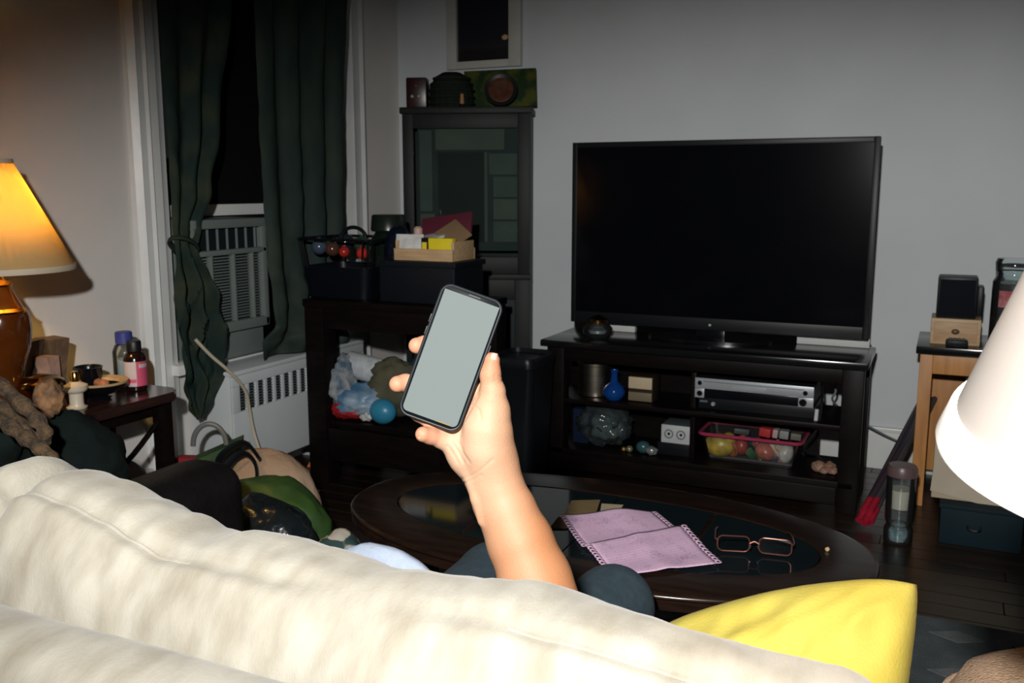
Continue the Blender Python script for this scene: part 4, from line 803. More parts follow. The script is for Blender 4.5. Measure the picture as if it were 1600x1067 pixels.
sp1 = [ony(*p, 1.16) for p in ((-50, 570), (0, 602), (40, 637), (64, 664), (70, 684), (58, 690), (36, 668), (0, 634), (-40, 606))]; sp2 = [ony(*p, 1.14) for p in ((-50, 632), (0, 656), (40, 684), (72, 708), (88, 735))]
B().tube(sp1, lambda t_: .014 + .0025 * math.sin(60 * t_), 12, 8, flat=.9).top('knit_scarf', KNIT, 'brown knitted scarf looped over the armchair at far left, upper loop', 'scarf')
B().tube(sp2, lambda t_: .014 + .0025 * math.sin(40 * t_), 12, 8, flat=.9).top('knit_scarf', KNIT, 'brown knitted scarf hanging over the armchair at far left, lower strand', 'scarf')
q = ony(78, 648, 1.30); cloth('spotted_pouch', (q.x, q.y, q.z - .01), (.028, .025, .038), plain('spotted_pouch', (.20, .10, .04), .8, c2=(.05, .025, .012), vscale=40), 'small brown spotted pouch hanging by the scarf below the brass bowl', 'pouch', seed=31)
tg = thing('tote_bag', 'beige canvas tote with black straps on the floor by the radiator', 'bag', (-2.03, 2.34, 0))
b = B().ball((0, 0, 0), (.19, .11, .19), amp=.07, fs=1.3, seed=4)
for v in b.bm.verts: v.co = Vector((v.co.x - 2.0, v.co.y + 2.36, max(v.co.z + .15, .002)))
b.obj('bag_body', plain('beige_canvas', (.33, .23, .155), .85, c2=(.25, .17, .11), bump=.3, bscale=90), tg, ang=180)
for k, pts in enumerate((((-2.10, 2.25, .02), (-2.13, 2.235, .18), (-2.09, 2.25, .29), (-2.03, 2.28, .345), (-1.97, 2.27, .31), (-1.955, 2.245, .20), (-1.93, 2.235, .08)), ((-2.16, 2.30, .24), (-2.11, 2.27, .33), (-2.04, 2.30, .375), (-1.97, 2.29, .33)))):
    B().tube(pts, .016, 8, flat=.35).obj('strap', BLACK, tg)
cloth('green_bag', (-1.82, 2.16, 0), (.20, .10, .16), plain('grass_green_nylon', (.030, .075, .012), .5, c2=(.015, .035, .010), vscale=6), 'green nylon bag slumped in front of the beige tote', 'bag', amp=.08, seed=13)
cloth('black_plastic_bag', (-1.74, 2.02, 0), (.17, .09, .145), plain('black_polythene', (.008, .011, .013), .22, bump=.5, bscale=25), 'crumpled black plastic bag in front of the green bag', 'bag', amp=.13, fs=2.4, seed=17)
cloth('printed_cloth', (-1.50, 2.06, 0), (.085, .08, .11), plain('teal_white_print', (.02, .05, .05), .8, c2=(.45, .42, .36), vscale=14, lo=.53, hi=.55, detail=1), 'teal cloth with white blotches beside the coffee table', 'cloth', amp=.1, seed=19)
gb = thing('gift_bag', 'glossy green gift bag with ring handle beside the radiator', 'bag', (-2.27, 2.42, 0))
Mx = Matrix.Translation((-2.215, 2.37, 0)) @ rmat(0, 0, 35)
B(Mx).rings([[Vector((sx * .075 * k, sy * .04 + .03 * z * sx, z + (.06 * z if sx > 0 else -.12 * z))) for sx, sy in ((-1, -1), (1, -1), (1, 1), (-1, 1))] for z, k in ((0, .75), (.20, .95), (.33, 1.05))], True).obj('bag_body', GREENL, gb)
B(Mx).tube([(-.03 + .055 * math.cos(a), 0, .33 + .075 * math.sin(a)) for a in [math.pi * i / 8 for i in range(9)]], .009).obj('ring_handle', plain('grey_handle', (.12, .12, .11), .5), gb)
B(Matrix.Translation((-2.30, 2.36, .14)) @ rmat(0, 0, 20)).box((0, 0, 0), (.16, .05, .28), .006).top('red_box', RED, 'red flat box behind the green gift bag', 'box')

# ------------------------------------------------------------------ rug and coffee table
rg = B().bx(-1.55, 1.3, 1.45, 2.72, 0, .008, .002).top('rug', RUG, 'grey patterned rug under the coffee table', 'rug')
mt = B().prism([(-.07, 0), (0, -.035), (.07, 0), (0, .035)], .002, Matrix.Translation((.10, 2.62, .008))).obj('woven_motif', RUGB, rg)
for i in range(-5, 5):
    for j in range(4):
        if i or j: part_copy(mt, (.20 * i, -.22 * j, 0))
ct_ = thing('coffee_table', 'dark oval wooden coffee table with glass inset panels', 'coffee table', (-.67, 1.9, 0))
TX, TY, TA, TB, TZ = -.685, 1.9, .61, .32, .45
def ell(a, b_, z, n=72): return [Vector((TX + a * math.copysign(abs(math.cos(t)) ** .92, math.cos(t)), TY + b_ * math.copysign(abs(math.sin(t)) ** .92, math.sin(t)), z)) for t in [2 * math.pi * i / n for i in range(n)]]
def off(d, z): return ell(TA + d, TB + d, z)
B().rings([off(-.115, TZ - .02), off(-.115, TZ - .003), off(-.112, TZ), off(-.012, TZ), off(-.004, TZ - .002), off(0, TZ - .007), off(0, TZ - .011), off(-.012, TZ - .015), off(-.012, TZ - .02), off(-.003, TZ - .023), off(-.003, TZ - .034), off(-.02, TZ - .042), off(-.05, TZ - .05), off(-.115, TZ - .05), off(-.115, TZ - .02)], False).obj('rim', TABLEWOOD, ct_)
GT = plain('dark_table_glass', (.006, .010, .012), .06)
def insetpiece(x0, x1):
    pts = []
    a, b_ = TA - .116, TB - .116
    xs = [x0 + (x1 - x0) * i / 16 for i in range(17)]
    yy = lambda x: b_ * max(0, 1 - (abs(x) / a) ** (2 / .92)) ** (.46)
    low = [(TX + x, TY - yy(x)) for x in xs]; hi = [(TX + x, TY + yy(x)) for x in xs[::-1]]
    P_ = []
    for p in low + hi:
        if not P_ or (abs(p[0] - P_[-1][0]) + abs(p[1] - P_[-1][1])) > 1e-4: P_.append(p)
    if abs(P_[0][0] - P_[-1][0]) + abs(P_[0][1] - P_[-1][1]) < 1e-4: P_.pop()
    return B().prism(P_, .006, Matrix.Translation((0, 0, TZ - .0075)))
A_ = TA - .117
for x0, x1 in ((-A_, -.245), (-.235, -.002), (.002, .235), (.245, A_)): insetpiece(x0, x1).obj('glass_panel', GT, ct_)
for x in (-.24, .24): B().bx(TX + x - .006, TX + x + .006, TY - .17, TY + .17, TZ - .012, TZ - .001, .001).obj('glazing_bar', TABLEWOOD, ct_)
B().rings([ell(TA - .1, TB - .1, TZ - .06), ell(TA - .1, TB - .1, TZ - .04)]).obj('under_board', TABLEWOOD, ct_)
for sx in (-1, 1):
    for sy in (-1, 1): B().lathe([(0, 0), (.018, 0), (.024, .02), (.018, .06), (.03, .18), (.022, .22), (.034, .30), (.034, .40), (0, .40)], (TX + sx * .36, TY + sy * .14, .008), 20).obj('leg', TABLEWOOD, ct_)
# things on the coffee table
z0 = TZ + .0006
c4 = lambda a, b_, c, d: [onz(*p, z0) for p in (a, b_, c, d)]
def bil(Q, u, v): return Q[0] * (1 - u) * (1 - v) + Q[1] * u * (1 - v) + Q[2] * u * v + Q[3] * (1 - u) * v
def form_sheet(name, Q, wave, label, mm):
    """tractor-feed form: centre sheet plus two edge strips with real punched holes. u: left to right, v: far to near"""
    b = B(); t = bmesh.new()
    S = lambda u, v: bil(Q, u, v) + Vector((0, 0, wave(u, v)))
    sw = .055
    nu, nv = 22, 22
    g = [[t.verts.new(S(sw + (1 - 2 * sw) * i / nu, j / nv)) for j in range(nv + 1)] for i in range(nu + 1)]
    for i in range(nu):
        for j in range(nv): t.faces.new((g[i][j], g[i + 1][j], g[i + 1][j + 1], g[i][j + 1]))
    n = 12
    for u0, u1 in ((0, sw), (1 - sw, 1)):
        for k in range(n):
            v0, v1 = k / n, (k + 1) / n
            out = []; inn_ = []
            for i in range(12):
                a = 2 * math.pi * i / 12; ca, sa = math.cos(a), math.sin(a); mxx = max(abs(ca), abs(sa))
                out.append(t.verts.new(S((u0 + u1) / 2 + (u1 - u0) / 2 * ca / mxx, (v0 + v1) / 2 + (v1 - v0) / 2 * sa / mxx)))
                inn_.append(t.verts.new(S((u0 + u1) / 2 + (u1 - u0) * .21 * ca, (v0 + v1) / 2 + (v1 - v0) * .20 * sa)))
            for i in range(12): t.faces.new((out[i], out[(i + 1) % 12], inn_[(i + 1) % 12], inn_[i]))
    bmesh.ops.remove_doubles(t, verts=t.verts[:], dist=1e-5)
    b._add(t); o = b.top(name, mm, label, 'paper', ang=60)
    sd = o.modifiers.new('thickness', 'SOLIDIFY'); sd.thickness = .0003; sd.offset = 1
    return o
def form_mat():
    m = bpy.data.materials.new('pink_form_print'); m.use_nodes = True; nt = m.node_tree; n = nt.nodes; L = nt.links; bs = n['Principled BSDF']; bs.inputs['Roughness'].default_value = .8
    tc = n.new('ShaderNodeTexCoord'); mp = n.new('ShaderNodeMapping'); mp.inputs['Rotation'].default_value = (0, 0, math.radians(-50)); L.new(tc.outputs['Object'], mp.inputs[0])
    br = n.new('ShaderNodeTexBrick'); br.inputs['Scale'].default_value = 1; br.inputs['Brick Width'].default_value = .055; br.inputs['Row Height'].default_value = .010; br.inputs['Mortar Size'].default_value = .0005
    br.inputs['Color1'].default_value = (.60, .405, .555, 1); br.inputs['Color2'].default_value = (.58, .385, .535, 1); br.inputs['Mortar'].default_value = (.40, .25, .38, 1); L.new(mp.outputs[0], br.inputs[0])
    no = n.new('ShaderNodeTexNoise'); no.inputs['Scale'].default_value = 1; mp2 = n.new('ShaderNodeMapping'); mp2.inputs['Rotation'].default_value = (0, 0, math.radians(-50)); mp2.inputs['Scale'].default_value = (160, 330, 1); L.new(tc.outputs['Object'], mp2.inputs[0]); L.new(mp2.outputs[0], no.inputs[0])
    no2 = n.new('ShaderNodeTexNoise'); no2.inputs['Scale'].default_value = 22; L.new(tc.outputs['Object'], no2.inputs[0])
    mu = n.new('ShaderNodeMath'); mu.operation = 'MULTIPLY'; L.new(no.outputs[0], mu.inputs[0]); L.new(no2.outputs[0], mu.inputs[1])
    rp = n.new('ShaderNodeValToRGB'); rp.color_ramp.elements[0].position = .29; rp.color_ramp.elements[0].color = (1, 1, 1, 1); rp.color_ramp.elements[1].position = .40; rp.color_ramp.elements[1].color = (.62, .58, .66, 1); L.new(mu.outputs[0], rp.inputs[0])
    mx = n.new('ShaderNodeMix'); mx.data_type = 'RGBA'; mx.blend_type = 'MULTIPLY'; mx.inputs['Factor'].default_value = 1; L.new(br.outputs[0], mx.inputs[6]); L.new(rp.outputs[0], mx.inputs[7]); L.new(mx.outputs[2], bs.inputs['Base Color'])
    return m
FORM = form_mat()
form_sheet('form_sheet', c4((874, 805), (1026, 801), (1078, 842), (909, 858)), lambda u, v: .0015 + .012 * math.exp(-((u - .62) / .25) ** 2) * (1 - v) + .004 * math.exp(-((v - 1) / .2) ** 2), 'pink printed form with punched edges, rear sheet under the front one', FORM)
form_sheet('form_sheet', c4((913, 857), (1071, 825), (1129, 884), (957, 905)), lambda u, v: .0035 + .006 * math.exp(-((v) / .18) ** 2) + .003 * math.exp(-((u - .5) / .08) ** 2) + .003 * math.sin(v * 5) ** 2, 'pink printed form with punched edges, front sheet nearest the sofa', FORM)
Q = c4((893, 782), (938, 781), (930, 806), (880, 806)); B().sheet(lambda u, v: bil(Q, u, v) + Vector((0, 0, .0004)), 4, 4, .0005).top('tan_card', plain('tan_ruled_card', (.17, .12, .05), .7, c2=(.10, .07, .03), vscale=3, stretch=(1, 60, 1)), 'tan ruled card sticking out behind the pink forms', 'card')
Q = c4((940, 787), (974, 789), (969, 797), (938, 798)); B().sheet(lambda u, v: bil(Q, u, v) + Vector((0, 0, .0004)), 3, 3, .0005).top('cream_card', plain('cream_card', (.34, .28, .18), .7), 'small cream card behind the pink forms', 'card')
Q = c4((872, 808), (892, 806), (886, 826), (858, 826)); B().sheet(lambda u, v: bil(Q, u, v) + Vector((0, 0, .0004)), 3, 3, .0005).top('brown_card', plain('brown_card', (.10, .045, .02), .7), 'brown card corner left of the pink forms', 'card')
gl = thing('eyeglasses', 'brown framed eyeglasses lying open on the coffee table', 'eyeglasses', (-.32, 1.87, TZ))
gA = onz(1117, 862, TZ); gB = onz(1240, 872, TZ); gc = (gA + gB) / 2; gd = (gB - gA).normalized(); gn = Vector((-gd.y, gd.x, 0)); gw = (gB - gA).length
FRM = plain('brown_metal_frame', (.16, .06, .045), .22, metal=.6); 
def GP(x, y, z): return gc + gd * x + gn * y + Vector((0, 0, z))
for sg in (-1, 1):
    lp = [GP(sg * gw * .265 + x, .004 - .012 * abs(sg * gw * .265 + x) / gw, .021 + y) for x, y in rrect(gw * .205, .0165, .011, 5)]
    B().tube(lp + [lp[0], lp[1]], .0016, 8, smooth=0).obj('lens_rim', FRM, gl)
    B().rings([[p for p in lp], [p + gn * .0015 for p in lp]]).obj('lens', LENS, gl)
    B().tube([GP(sg * gw * .47, 0, .028), GP(sg * gw * .5, .008, .028), GP(sg * gw * .50, .06, .024), GP(sg * gw * .48, .115, .012), GP(sg * gw * .46, .135, .003)], .0018, 8).obj('temple_arm', FRM, gl)
    B().ball(GP(sg * .008, .006, .014), (.003, .002, .005)).obj('nose_pad', CHROME, gl)
B().tube([GP(-gw * .06, 0, .024), GP(0, .002, .028), GP(gw * .06, 0, .024)], .0018, 8).obj('bridge', FRM, gl)
B().ball(onz(1293, 858, TZ + .004), .0045, amp=.3, fs=2, sub=2).top('crumb', plain('tan_crumb', (.4, .28, .14), .7), 'tiny tan crumb on the coffee table right of the eyeglasses', 'crumb')

# ------------------------------------------------------------------ sofa seen from behind
sofa = thing('sofa', 'cream chenille sofa seen from behind with plump rounded back cushions', 'sofa', (-.76, .95, 0))
def ztab(pts, y): return [(ony(a, b_, y).x, ony(a, b_, y).z) for a, b_ in pts]
OUT = [(-260, 790), (-120, 745), (-40, 727), (0, 716), (30, 706), (57, 700), (72, 703), (84, 710), (99, 709), (130, 716), (172, 729), (229, 755), (275, 784), (324, 811), (350, 816), (381, 815), (423, 823), (458, 826), (496, 832), (545, 847), (600, 863), (660, 873), (720, 880), (780, 886), (830, 894), (900, 914), (1000, 936), (1100, 965), (1200, 997), (1300, 1017), (1350, 1031)]
YR = .765
ZT = ztab(OUT, YR)
def ridge(x): return interp([(a, b_) for a, b_ in ZT], x)[0] - .012
NA = 100
def cpoint(x, a, x0, x1, hy, hz, yc, round_, out=0):
    e0 = min(1, (x - x0) / round_); e1 = min(1, (x1 - x) / round_)
    k = math.sqrt(max(0, 1 - (1 - e0) ** 2)) * math.sqrt(max(0, 1 - (1 - e1) ** 2)); k = .25 + .75 * k
    zt = ridge(x); c, s_ = math.cos(a), math.sin(a)
    yy = hy * k * math.copysign(abs(c) ** .85, c); zz = hz * math.copysign(abs(s_) ** .85, s_)
    q = Vector((x * 6, yy * 9, zz * 9)); n_ = .007 * mnoise.noise(q) + .004 * mnoise.noise(q * 2.7) + .002 * mnoise.noise(q * 6) + out
    sm = .5 + .5 * math.tanh((x + .60) * -14) if x < -.45 else .5 + .5 * math.tanh((x + .36) * 14)
    sm *= 1 if x > x0 + .03 else 0
    n_ -= .006 * sm * (math.exp(-((a - A_S) / .07) ** 2) - .8 * math.exp(-((a - A_S - .17) / .09) ** 2))
    return Vector((x, yc + yy + n_ * c, zt - hz + zz * (.55 + .45 * k) + n_ * s_ - (1 - k) * .03))
A_S = math.radians(106)
def cushion_rings(x0, x1, n, hy, hz, yc, round_):
    return [[cpoint(x0 + (x1 - x0) * i / n, 2 * math.pi * j / NA, x0, x1, hy, hz, yc, round_) for j in range(NA)] for i in range(n + 1)]
xa = ony(84, 710, YR).x
B().rings(cushion_rings(-1.52, xa + .012, 40, .125, .20, .745, .05)).obj('back_cushion', CREAM, sofa, ang=180)
B().rings(cushion_rings(xa - .008, .005, 130, .12, .20, .742, .055)).obj('back_cushion', CREAM, sofa, ang=180)
SX0, SX1 = xa - .008, .005
for xs in ([xa + .03 + .012 * i for i in range(22)], [-.33 + .012 * i for i in range(24)]):
    B().tube([cpoint(x, A_S + .03, SX0, SX1, .12, .20, .742, .055, -.0012) for x in xs], .0030, 8, smooth=2).obj('piping', CREAM, sofa)
R = []
for i in range(61):
    x = -1.55 + 1.57 * i / 60; ring = []
    for j in range(40):
        a = 2 * math.pi * j / 40; c, s_ = math.cos(a), math.sin(a)
        q = Vector((x * 5, c * 2, s_ * 2 + 9)); n_ = .004 * mnoise.noise(q)
        zt = .792 + .004 * math.sin(3 * x)
        ring.append(Vector((x, .552 + (.088 + n_) * math.copysign(abs(c) ** .8, c), zt - .33 + (.33 + n_) * math.copysign(abs(s_) ** .45, s_))))
    R.append(ring)
B().rings(R).obj('back_frame', CREAM, sofa, ang=60)
B().bx(-1.50, -.02, .62, 1.38, .10, .25, .02).obj('base', CREAM, sofa)
B().bx(-1.50, -.765, .85, 1.40, .25, .365, .04, 5).obj('seat_cushion', CREAM, sofa); B().bx(-.758, -.145, .85, 1.40, .25, .365, .04, 5).obj('seat_cushion', CREAM, sofa)
B().bx(-.14, -.02, .84, 1.37, .10, .47, .045, 5).obj('arm', CREAM, sofa); B().bx(-1.56, -1.51, .66, 1.37, .10, .55, .02, 5).obj('arm', CREAM, sofa)
for x in (-1.44, -.09):
    for y in (.60, 1.30): B().cyl((x, y, .0085), .022, .092, .028).obj('leg', DARKWOOD, sofa)

pTR, pTL, pBR = ony(1449, 880, .985), ony(1010, 968, .945), ony(1400, 1250, .84)
u = (pTR - pTL); phw = u.length / 2; u.normalize(); vv = pTR - pBR; phh = .19; vv.normalize(); nn = u.cross(vv).normalized()
pcn = pTR - u * phw - vv * phh
Lp = Matrix(((u.x, vv.x, nn.x, pcn.x), (u.y, vv.y, nn.y, pcn.y), (u.z, vv.z, nn.z, pcn.z), (0, 0, 0, 1)))
B().pillow(phw, phh, .075, Lp, 60, .42, .008, 3, .09).top('throw_pillow', YELLOW, 'bright yellow throw pillow leaning at the right end of the sofa', 'pillow', ang=180)
ot = thing('ottoman', 'brown woven pouf right of the yellow pillow', 'pouf', (.30, 1.42, 0))
R = []
for z, k in ((.008, .86), (.03, .95), (.10, 1), (.33, 1), (.42, .965), (.47, .88), (.495, .74), (.508, .5), (.514, .2)):
    R.append([Vector((.305 + .275 * k * math.copysign(abs(math.cos(a)) ** .6, math.cos(a)), 1.415 + .215 * k * math.copysign(abs(math.sin(a)) ** .6, math.sin(a)), z + .006 * mnoise.noise(Vector((math.cos(a) * 2, math.sin(a) * 2, z * 4))))) for a in [2 * math.pi * i / 48 for i in range(48)]])
B().rings(R).obj('cover', BROWNC, ot, ang=70)
rl = B(); rl.tube([Vector((.305 + .268 * math.copysign(abs(math.cos(a)) ** .6, math.cos(a)), 1.415 + .209 * math.copysign(abs(math.sin(a)) ** .6, math.sin(a)), .425)) for a in [2 * math.pi * i / 48 for i in range(50)]], .005, smooth=0); rl.obj('seam_piping', BROWNC, ot)

# right lamp: white pleated shade close to the camera
sc_ = Vector((.1986, .7532, 1.0254)); SR = .1955
fl_ = thing('floor_lamp', 'lamp with large white pleated shade in the right foreground', 'lamp', (sc_.x, sc_.y, 0))
TM = Matrix.Translation(sc_) @ Matrix.Rotation(math.radians(-5.2), 4, FH) @ Matrix.Rotation(math.radians(4.9), 4, RT)
pleated(B(TM), (0, 0, 0), SR - .005, SR * .42, .27, 120, .006).obj('shade', SHADER, fl_, ang=180)
B(TM).lathe([(SR - .006, -.002), (SR + .0005, -.002), (SR + .001, .002), (SR + .0015 - .42 * .022, .022), (SR - .004 - .42 * .022, .022), (SR - .006, -.002)], seg=96).obj('bottom_band', plain('white_band', (.76, .72, .67), .8), fl_)
B(TM).lathe([(SR * .42, .262), (SR * .42 + .003, .262), (SR * .42 + .001, .275), (SR * .42 - .002, .275), (SR * .42, .262)], seg=64).obj('top_band', plain('white_band_top', (.76, .72, .67), .8), fl_)
B().cyl((sc_.x, sc_.y, .0085), .085, .03, .075, 40, bev=.006).obj('foot', GOLD, fl_)
B().tube([(sc_.x, sc_.y, .03), (sc_.x, sc_.y, sc_.z + .06)], .010, 12, smooth=0).obj('pole', GOLD, fl_)
B().ball((sc_.x, sc_.y, sc_.z + .11), (.03, .03, .04)).obj('bulb', plain('warm_bulb', (.8, .75, .65), .5, emit=(1, .66, .35), es=8), fl_)
B(TM).tube([(0, 0, .15), (0, 0, .266)], .003, smooth=0).tube([(-SR * .42, 0, .266), (SR * .42, 0, .266)], .0025, smooth=0).obj('shade_spider', GOLD, fl_)
l2 = bpy.data.lights.new('lamp_bulb_right', 'POINT'); l2.energy = 7; l2.color = (1, .60, .28); l2.shadow_soft_size = .03
lo2 = bpy.data.objects.new('lamp_bulb_right', l2); col.objects.link(lo2); lo2.location = (sc_.x, sc_.y, sc_.z + .165)

# ------------------------------------------------------------------ phone
PD = 1.066
pc = P(705, 558.5, PD)
u = (RT * 100 - UP * 36.0).normalized(); v = (RT * 70 + UP * 207).normalized(); v = (v - u * u.dot(v)).normalized(); n_ = u.cross(v)
PM = Matrix(((u.x, v.x, n_.x, pc.x), (u.y, v.y, n_.y, pc.y), (u.z, v.z, n_.z, pc.z), (0, 0, 0, 1)))
ph = thing('smartphone', 'smartphone in black case with blank grey screen held in the raised hand', 'phone', pc)
hw_, hh_ = .0376, .0800
def rr3(hw, hh, r, z): return [Vector((x, y, z)) for x, y in rrect(hw, hh, r, 8)]
B(PM).rings([rr3(hw_ - .003, hh_ - .003, .0110, -.0055), rr3(hw_ - .0008, hh_ - .0008, .0125, -.0045), rr3(hw_, hh_, .0130, -.002), rr3(hw_, hh_, .0130, .003), rr3(hw_ - .0006, hh_ - .0006, .0125, .0048), rr3(hw_ - .0014, hh_ - .0014, .0118, .0054), rr3(hw_ - .0024, hh_ - .0024, .011, .0052), rr3(hw_ - .0028, hh_ - .0028, .0106, .0035), rr3(hw_ - .0034, hh_ - .0034, .010, .0035)]).obj('case', plain('rubber_case', (.011, .013, .0155), .5, spec=.25), ph)
B(PM).rings([rr3(hw_ - .0026, hh_ - .0026, .0106, .0034), rr3(hw_ - .0026, hh_ - .0026, .0106, .0040), rr3(hw_ - .0030, hh_ - .0030, .0102, .0042)]).obj('front_glass', plain('phone_glass', (.003, .004, .005), .3, spec=.08), ph)
SCR = plain('lit_screen', (.01, .01, .01), .6, spec=.03, emit=rgb(166, 178, 174), es=.9)
spoly = [(x, y) for x, y in rrect(.0330, .0742, .006, 6)]
spoly = [(x, y) if y < 0 else (math.copysign(.0330, x), .0722) if abs(x) > .030 and y > .06 else (x, .0722) for x, y in spoly]
pp = []
for q in spoly:
    if not pp or abs(q[0] - pp[-1][0]) + abs(q[1] - pp[-1][1]) > 1e-5: pp.append(q)
if abs(pp[0][0] - pp[-1][0]) + abs(pp[0][1] - pp[-1][1]) < 1e-5: pp.pop()
B(PM).prism(pp, .0002, Matrix.Translation((0, 0, .00425))).obj('screen', SCR, ph)
B(PM).prism([(.008, -.0742), (.026, -.0742), (.024, -.0733), (.016, -.0731), (.009, -.0736)], .0002, Matrix.Translation((0, 0, .0045))).obj('yellow_screen_strip', plain('yellow_strip', (.02, .02, .02), .4, emit=rgb(200, 170, 50), es=.9), ph)
B(PM).prism(rrect(.007, .0006, .0005, 3), .0003, Matrix.Translation((0.002, .0748, .0041))).obj('earpiece', plain('earpiece_grey', (.012, .014, .016), .4), ph)
B(PM).box((hw_ + .0004, .018, 0), (.0016, .02, .003), .0006).obj('side_button', plain('button_black', (.03, .033, .036), .35), ph)
for y_ in (.035, .02): B(PM).box((-hw_ - .0004, y_, 0), (.0016, .010, .003), .0006).obj('volume_button', plain('volume_black_%d' % int(y_ * 1000), (.03, .033, .036), .35), ph)

# ------------------------------------------------------------------ the person: one continuous body grown from a smooth distance field
def sdf_mesh(prims, xs, ys, zs):
    Fd = np.full((len(xs), len(ys), len(zs)), .06, np.float32)
    for a, b_, r1, r2, k in prims:
        a = np.array(a, np.float32); b_ = np.array(b_, np.float32); m = max(r1, r2) + k + .02
        lo = np.minimum(a, b_) - m; hi = np.maximum(a, b_) + m
        s = [slice(np.searchsorted(ax, lo[i]), max(np.searchsorted(ax, hi[i]), np.searchsorted(ax, lo[i]) + 1)) for i, ax in enumerate((xs, ys, zs))]
        X = xs[s[0]][:, None, None] - a[0]; Y = ys[s[1]][None, :, None] - a[1]; Z = zs[s[2]][None, None, :] - a[2]
        d = b_ - a; L = max(float(d @ d), 1e-9)
        h = np.clip((X * d[0] + Y * d[1] + Z * d[2]) / L, 0, 1)
        D = np.sqrt((X - h * d[0]) ** 2 + (Y - h * d[1]) ** 2 + (Z - h * d[2]) ** 2) - (r1 + (r2 - r1) * h)
        f = Fd[s[0], s[1], s[2]]
        g = np.clip(.5 + .5 * (f - D) / k, 0, 1)
        Fd[s[0], s[1], s[2]] = f * (1 - g) + D * g - k * g * (1 - g)
    ins = Fd < 0
    c8 = [ins[i:ins.shape[0] - 1 + i, j:ins.shape[1] - 1 + j, k:ins.shape[2] - 1 + k] for i in (0, 1) for j in (0, 1) for k in (0, 1)]
    anyi = np.logical_or.reduce(c8); alli = np.logical_and.reduce(c8)
    act = anyi & ~alli; ci, cj, ck = np.nonzero(act)
    idx = np.full(act.shape, -1, np.int32); idx[ci, cj, ck] = np.arange(len(ci))
    acc = np.zeros((len(ci), 3)); cnt = np.zeros(len(ci))
    AX = (xs, ys, zs)
    for ax in range(3):
        o1, o2 = [q for q in range(3) if q != ax]
        for p in (0, 1):
            for q in (0, 1):
                A = [ci.copy(), cj.copy(), ck.copy()]; A[o1] = A[o1] + p; A[o2] = A[o2] + q
                Bq = [w_.copy() for w_ in A]; Bq[ax] = Bq[ax] + 1
                fa = Fd[A[0], A[1], A[2]]; fb_ = Fd[Bq[0], Bq[1], Bq[2]]; cr = (fa < 0) != (fb_ < 0)
                t = np.where(cr, fa / np.where(cr, fa - fb_, 1), 0)
                pos = np.stack([AX[w_][A[w_]] for w_ in range(3)], 1).astype(float)
                pos[:, ax] += t * (AX[ax][Bq[ax]] - AX[ax][A[ax]])
                acc[cr] += pos[cr]; cnt[cr] += 1
    V = acc / cnt[:, None]; faces = []
    for ax in range(3):
        o1, o2 = (ax + 1) % 3, (ax + 2) % 3
        sa = [slice(None)] * 3; sb = [slice(None)] * 3; sa[ax] = slice(0, -1); sb[ax] = slice(1, None)
        cr = ins[tuple(sa)] != ins[tuple(sb)]
        e = list(np.nonzero(cr)); ok = (e[o1] > 0) & (e[o2] > 0) & (e[o1] < act.shape[o1]) & (e[o2] < act.shape[o2])
        e = [w_[ok] for w_ in e]; neg = ins[e[0], e[1], e[2]]
        def cell(d1, d2):
            q = [w_.copy() for w_ in e]; q[o1] = q[o1] - d1; q[o2] = q[o2] - d2; return idx[q[0], q[1], q[2]]
        Q = np.stack([cell(1, 1), cell(0, 1), cell(0, 0), cell(1, 0)], 1)
        Q = np.where(neg[:, None], Q, Q[:, ::-1]); faces.append(Q[(Q >= 0).all(1)])
    return V, np.concatenate(faces)
def axis(lo, hi, f0, f1, fine, coarse):
    a = list(np.arange(f0, f1, fine)); l = []; x = f0 - fine; st = fine
    while x > lo: l.append(x); st = min(st * 1.25, coarse); x -= st
    r = []; x = a[-1] + fine; st = fine
    while x < hi: r.append(x); st = min(st * 1.25, coarse); x += st
    return np.array(l[::-1] + a + r, np.float32)
def sdf_obj(name, prims, m, parent, fine=None, step=.01, base=None):
    al = np.array([q for p in prims for q in (p[0], p[1])]); mr = max(max(p[2], p[3]) for p in prims) + .03
    lo = al.min(0) - mr; hi = al.max(0) + mr
    if fine is None: axs = [np.arange(lo[i], hi[i], step).astype(np.float32) for i in range(3)]
    else: axs = [axis(lo[i], hi[i], fine[0][i], fine[1][i], fine[2], step) for i in range(3)]
    V, Fc = sdf_mesh(prims, *axs)
    V = V - np.array(WL[parent])
    me = bpy.data.meshes.new(name); me.vertices.add(len(V)); me.vertices.foreach_set('co', V.ravel())
    me.loops.add(len(Fc) * 4); me.loops.foreach_set('vertex_index', Fc.ravel().astype(np.int32)); me.polygons.add(len(Fc)); me.polygons.foreach_set('loop_start', np.arange(0, len(Fc) * 4, 4, dtype=np.int32)); me.polygons.foreach_set('loop_total', np.full(len(Fc), 4, np.int32))
    me.update(calc_edges=True); me.validate(); me.materials.append(m); me.polygons.foreach_set('use_smooth', [True] * len(me.polygons))
    o = bpy.data.objects.new(name, me); col.objects.link(o); o.parent = parent; WL[o] = WL[parent]; return o
per = thing('person', 'person slouched on the sofa raising a smartphone in the right hand, dark teal trousers', 'person', (-.61, 1.15, .365))
HP = []
def chain(pts, k):
    for a, b_ in zip(pts, pts[1:]): HP.append((P(*a[:3]), P(*b_[:3]), a[3], b_[3], k))
px_m = PD / F
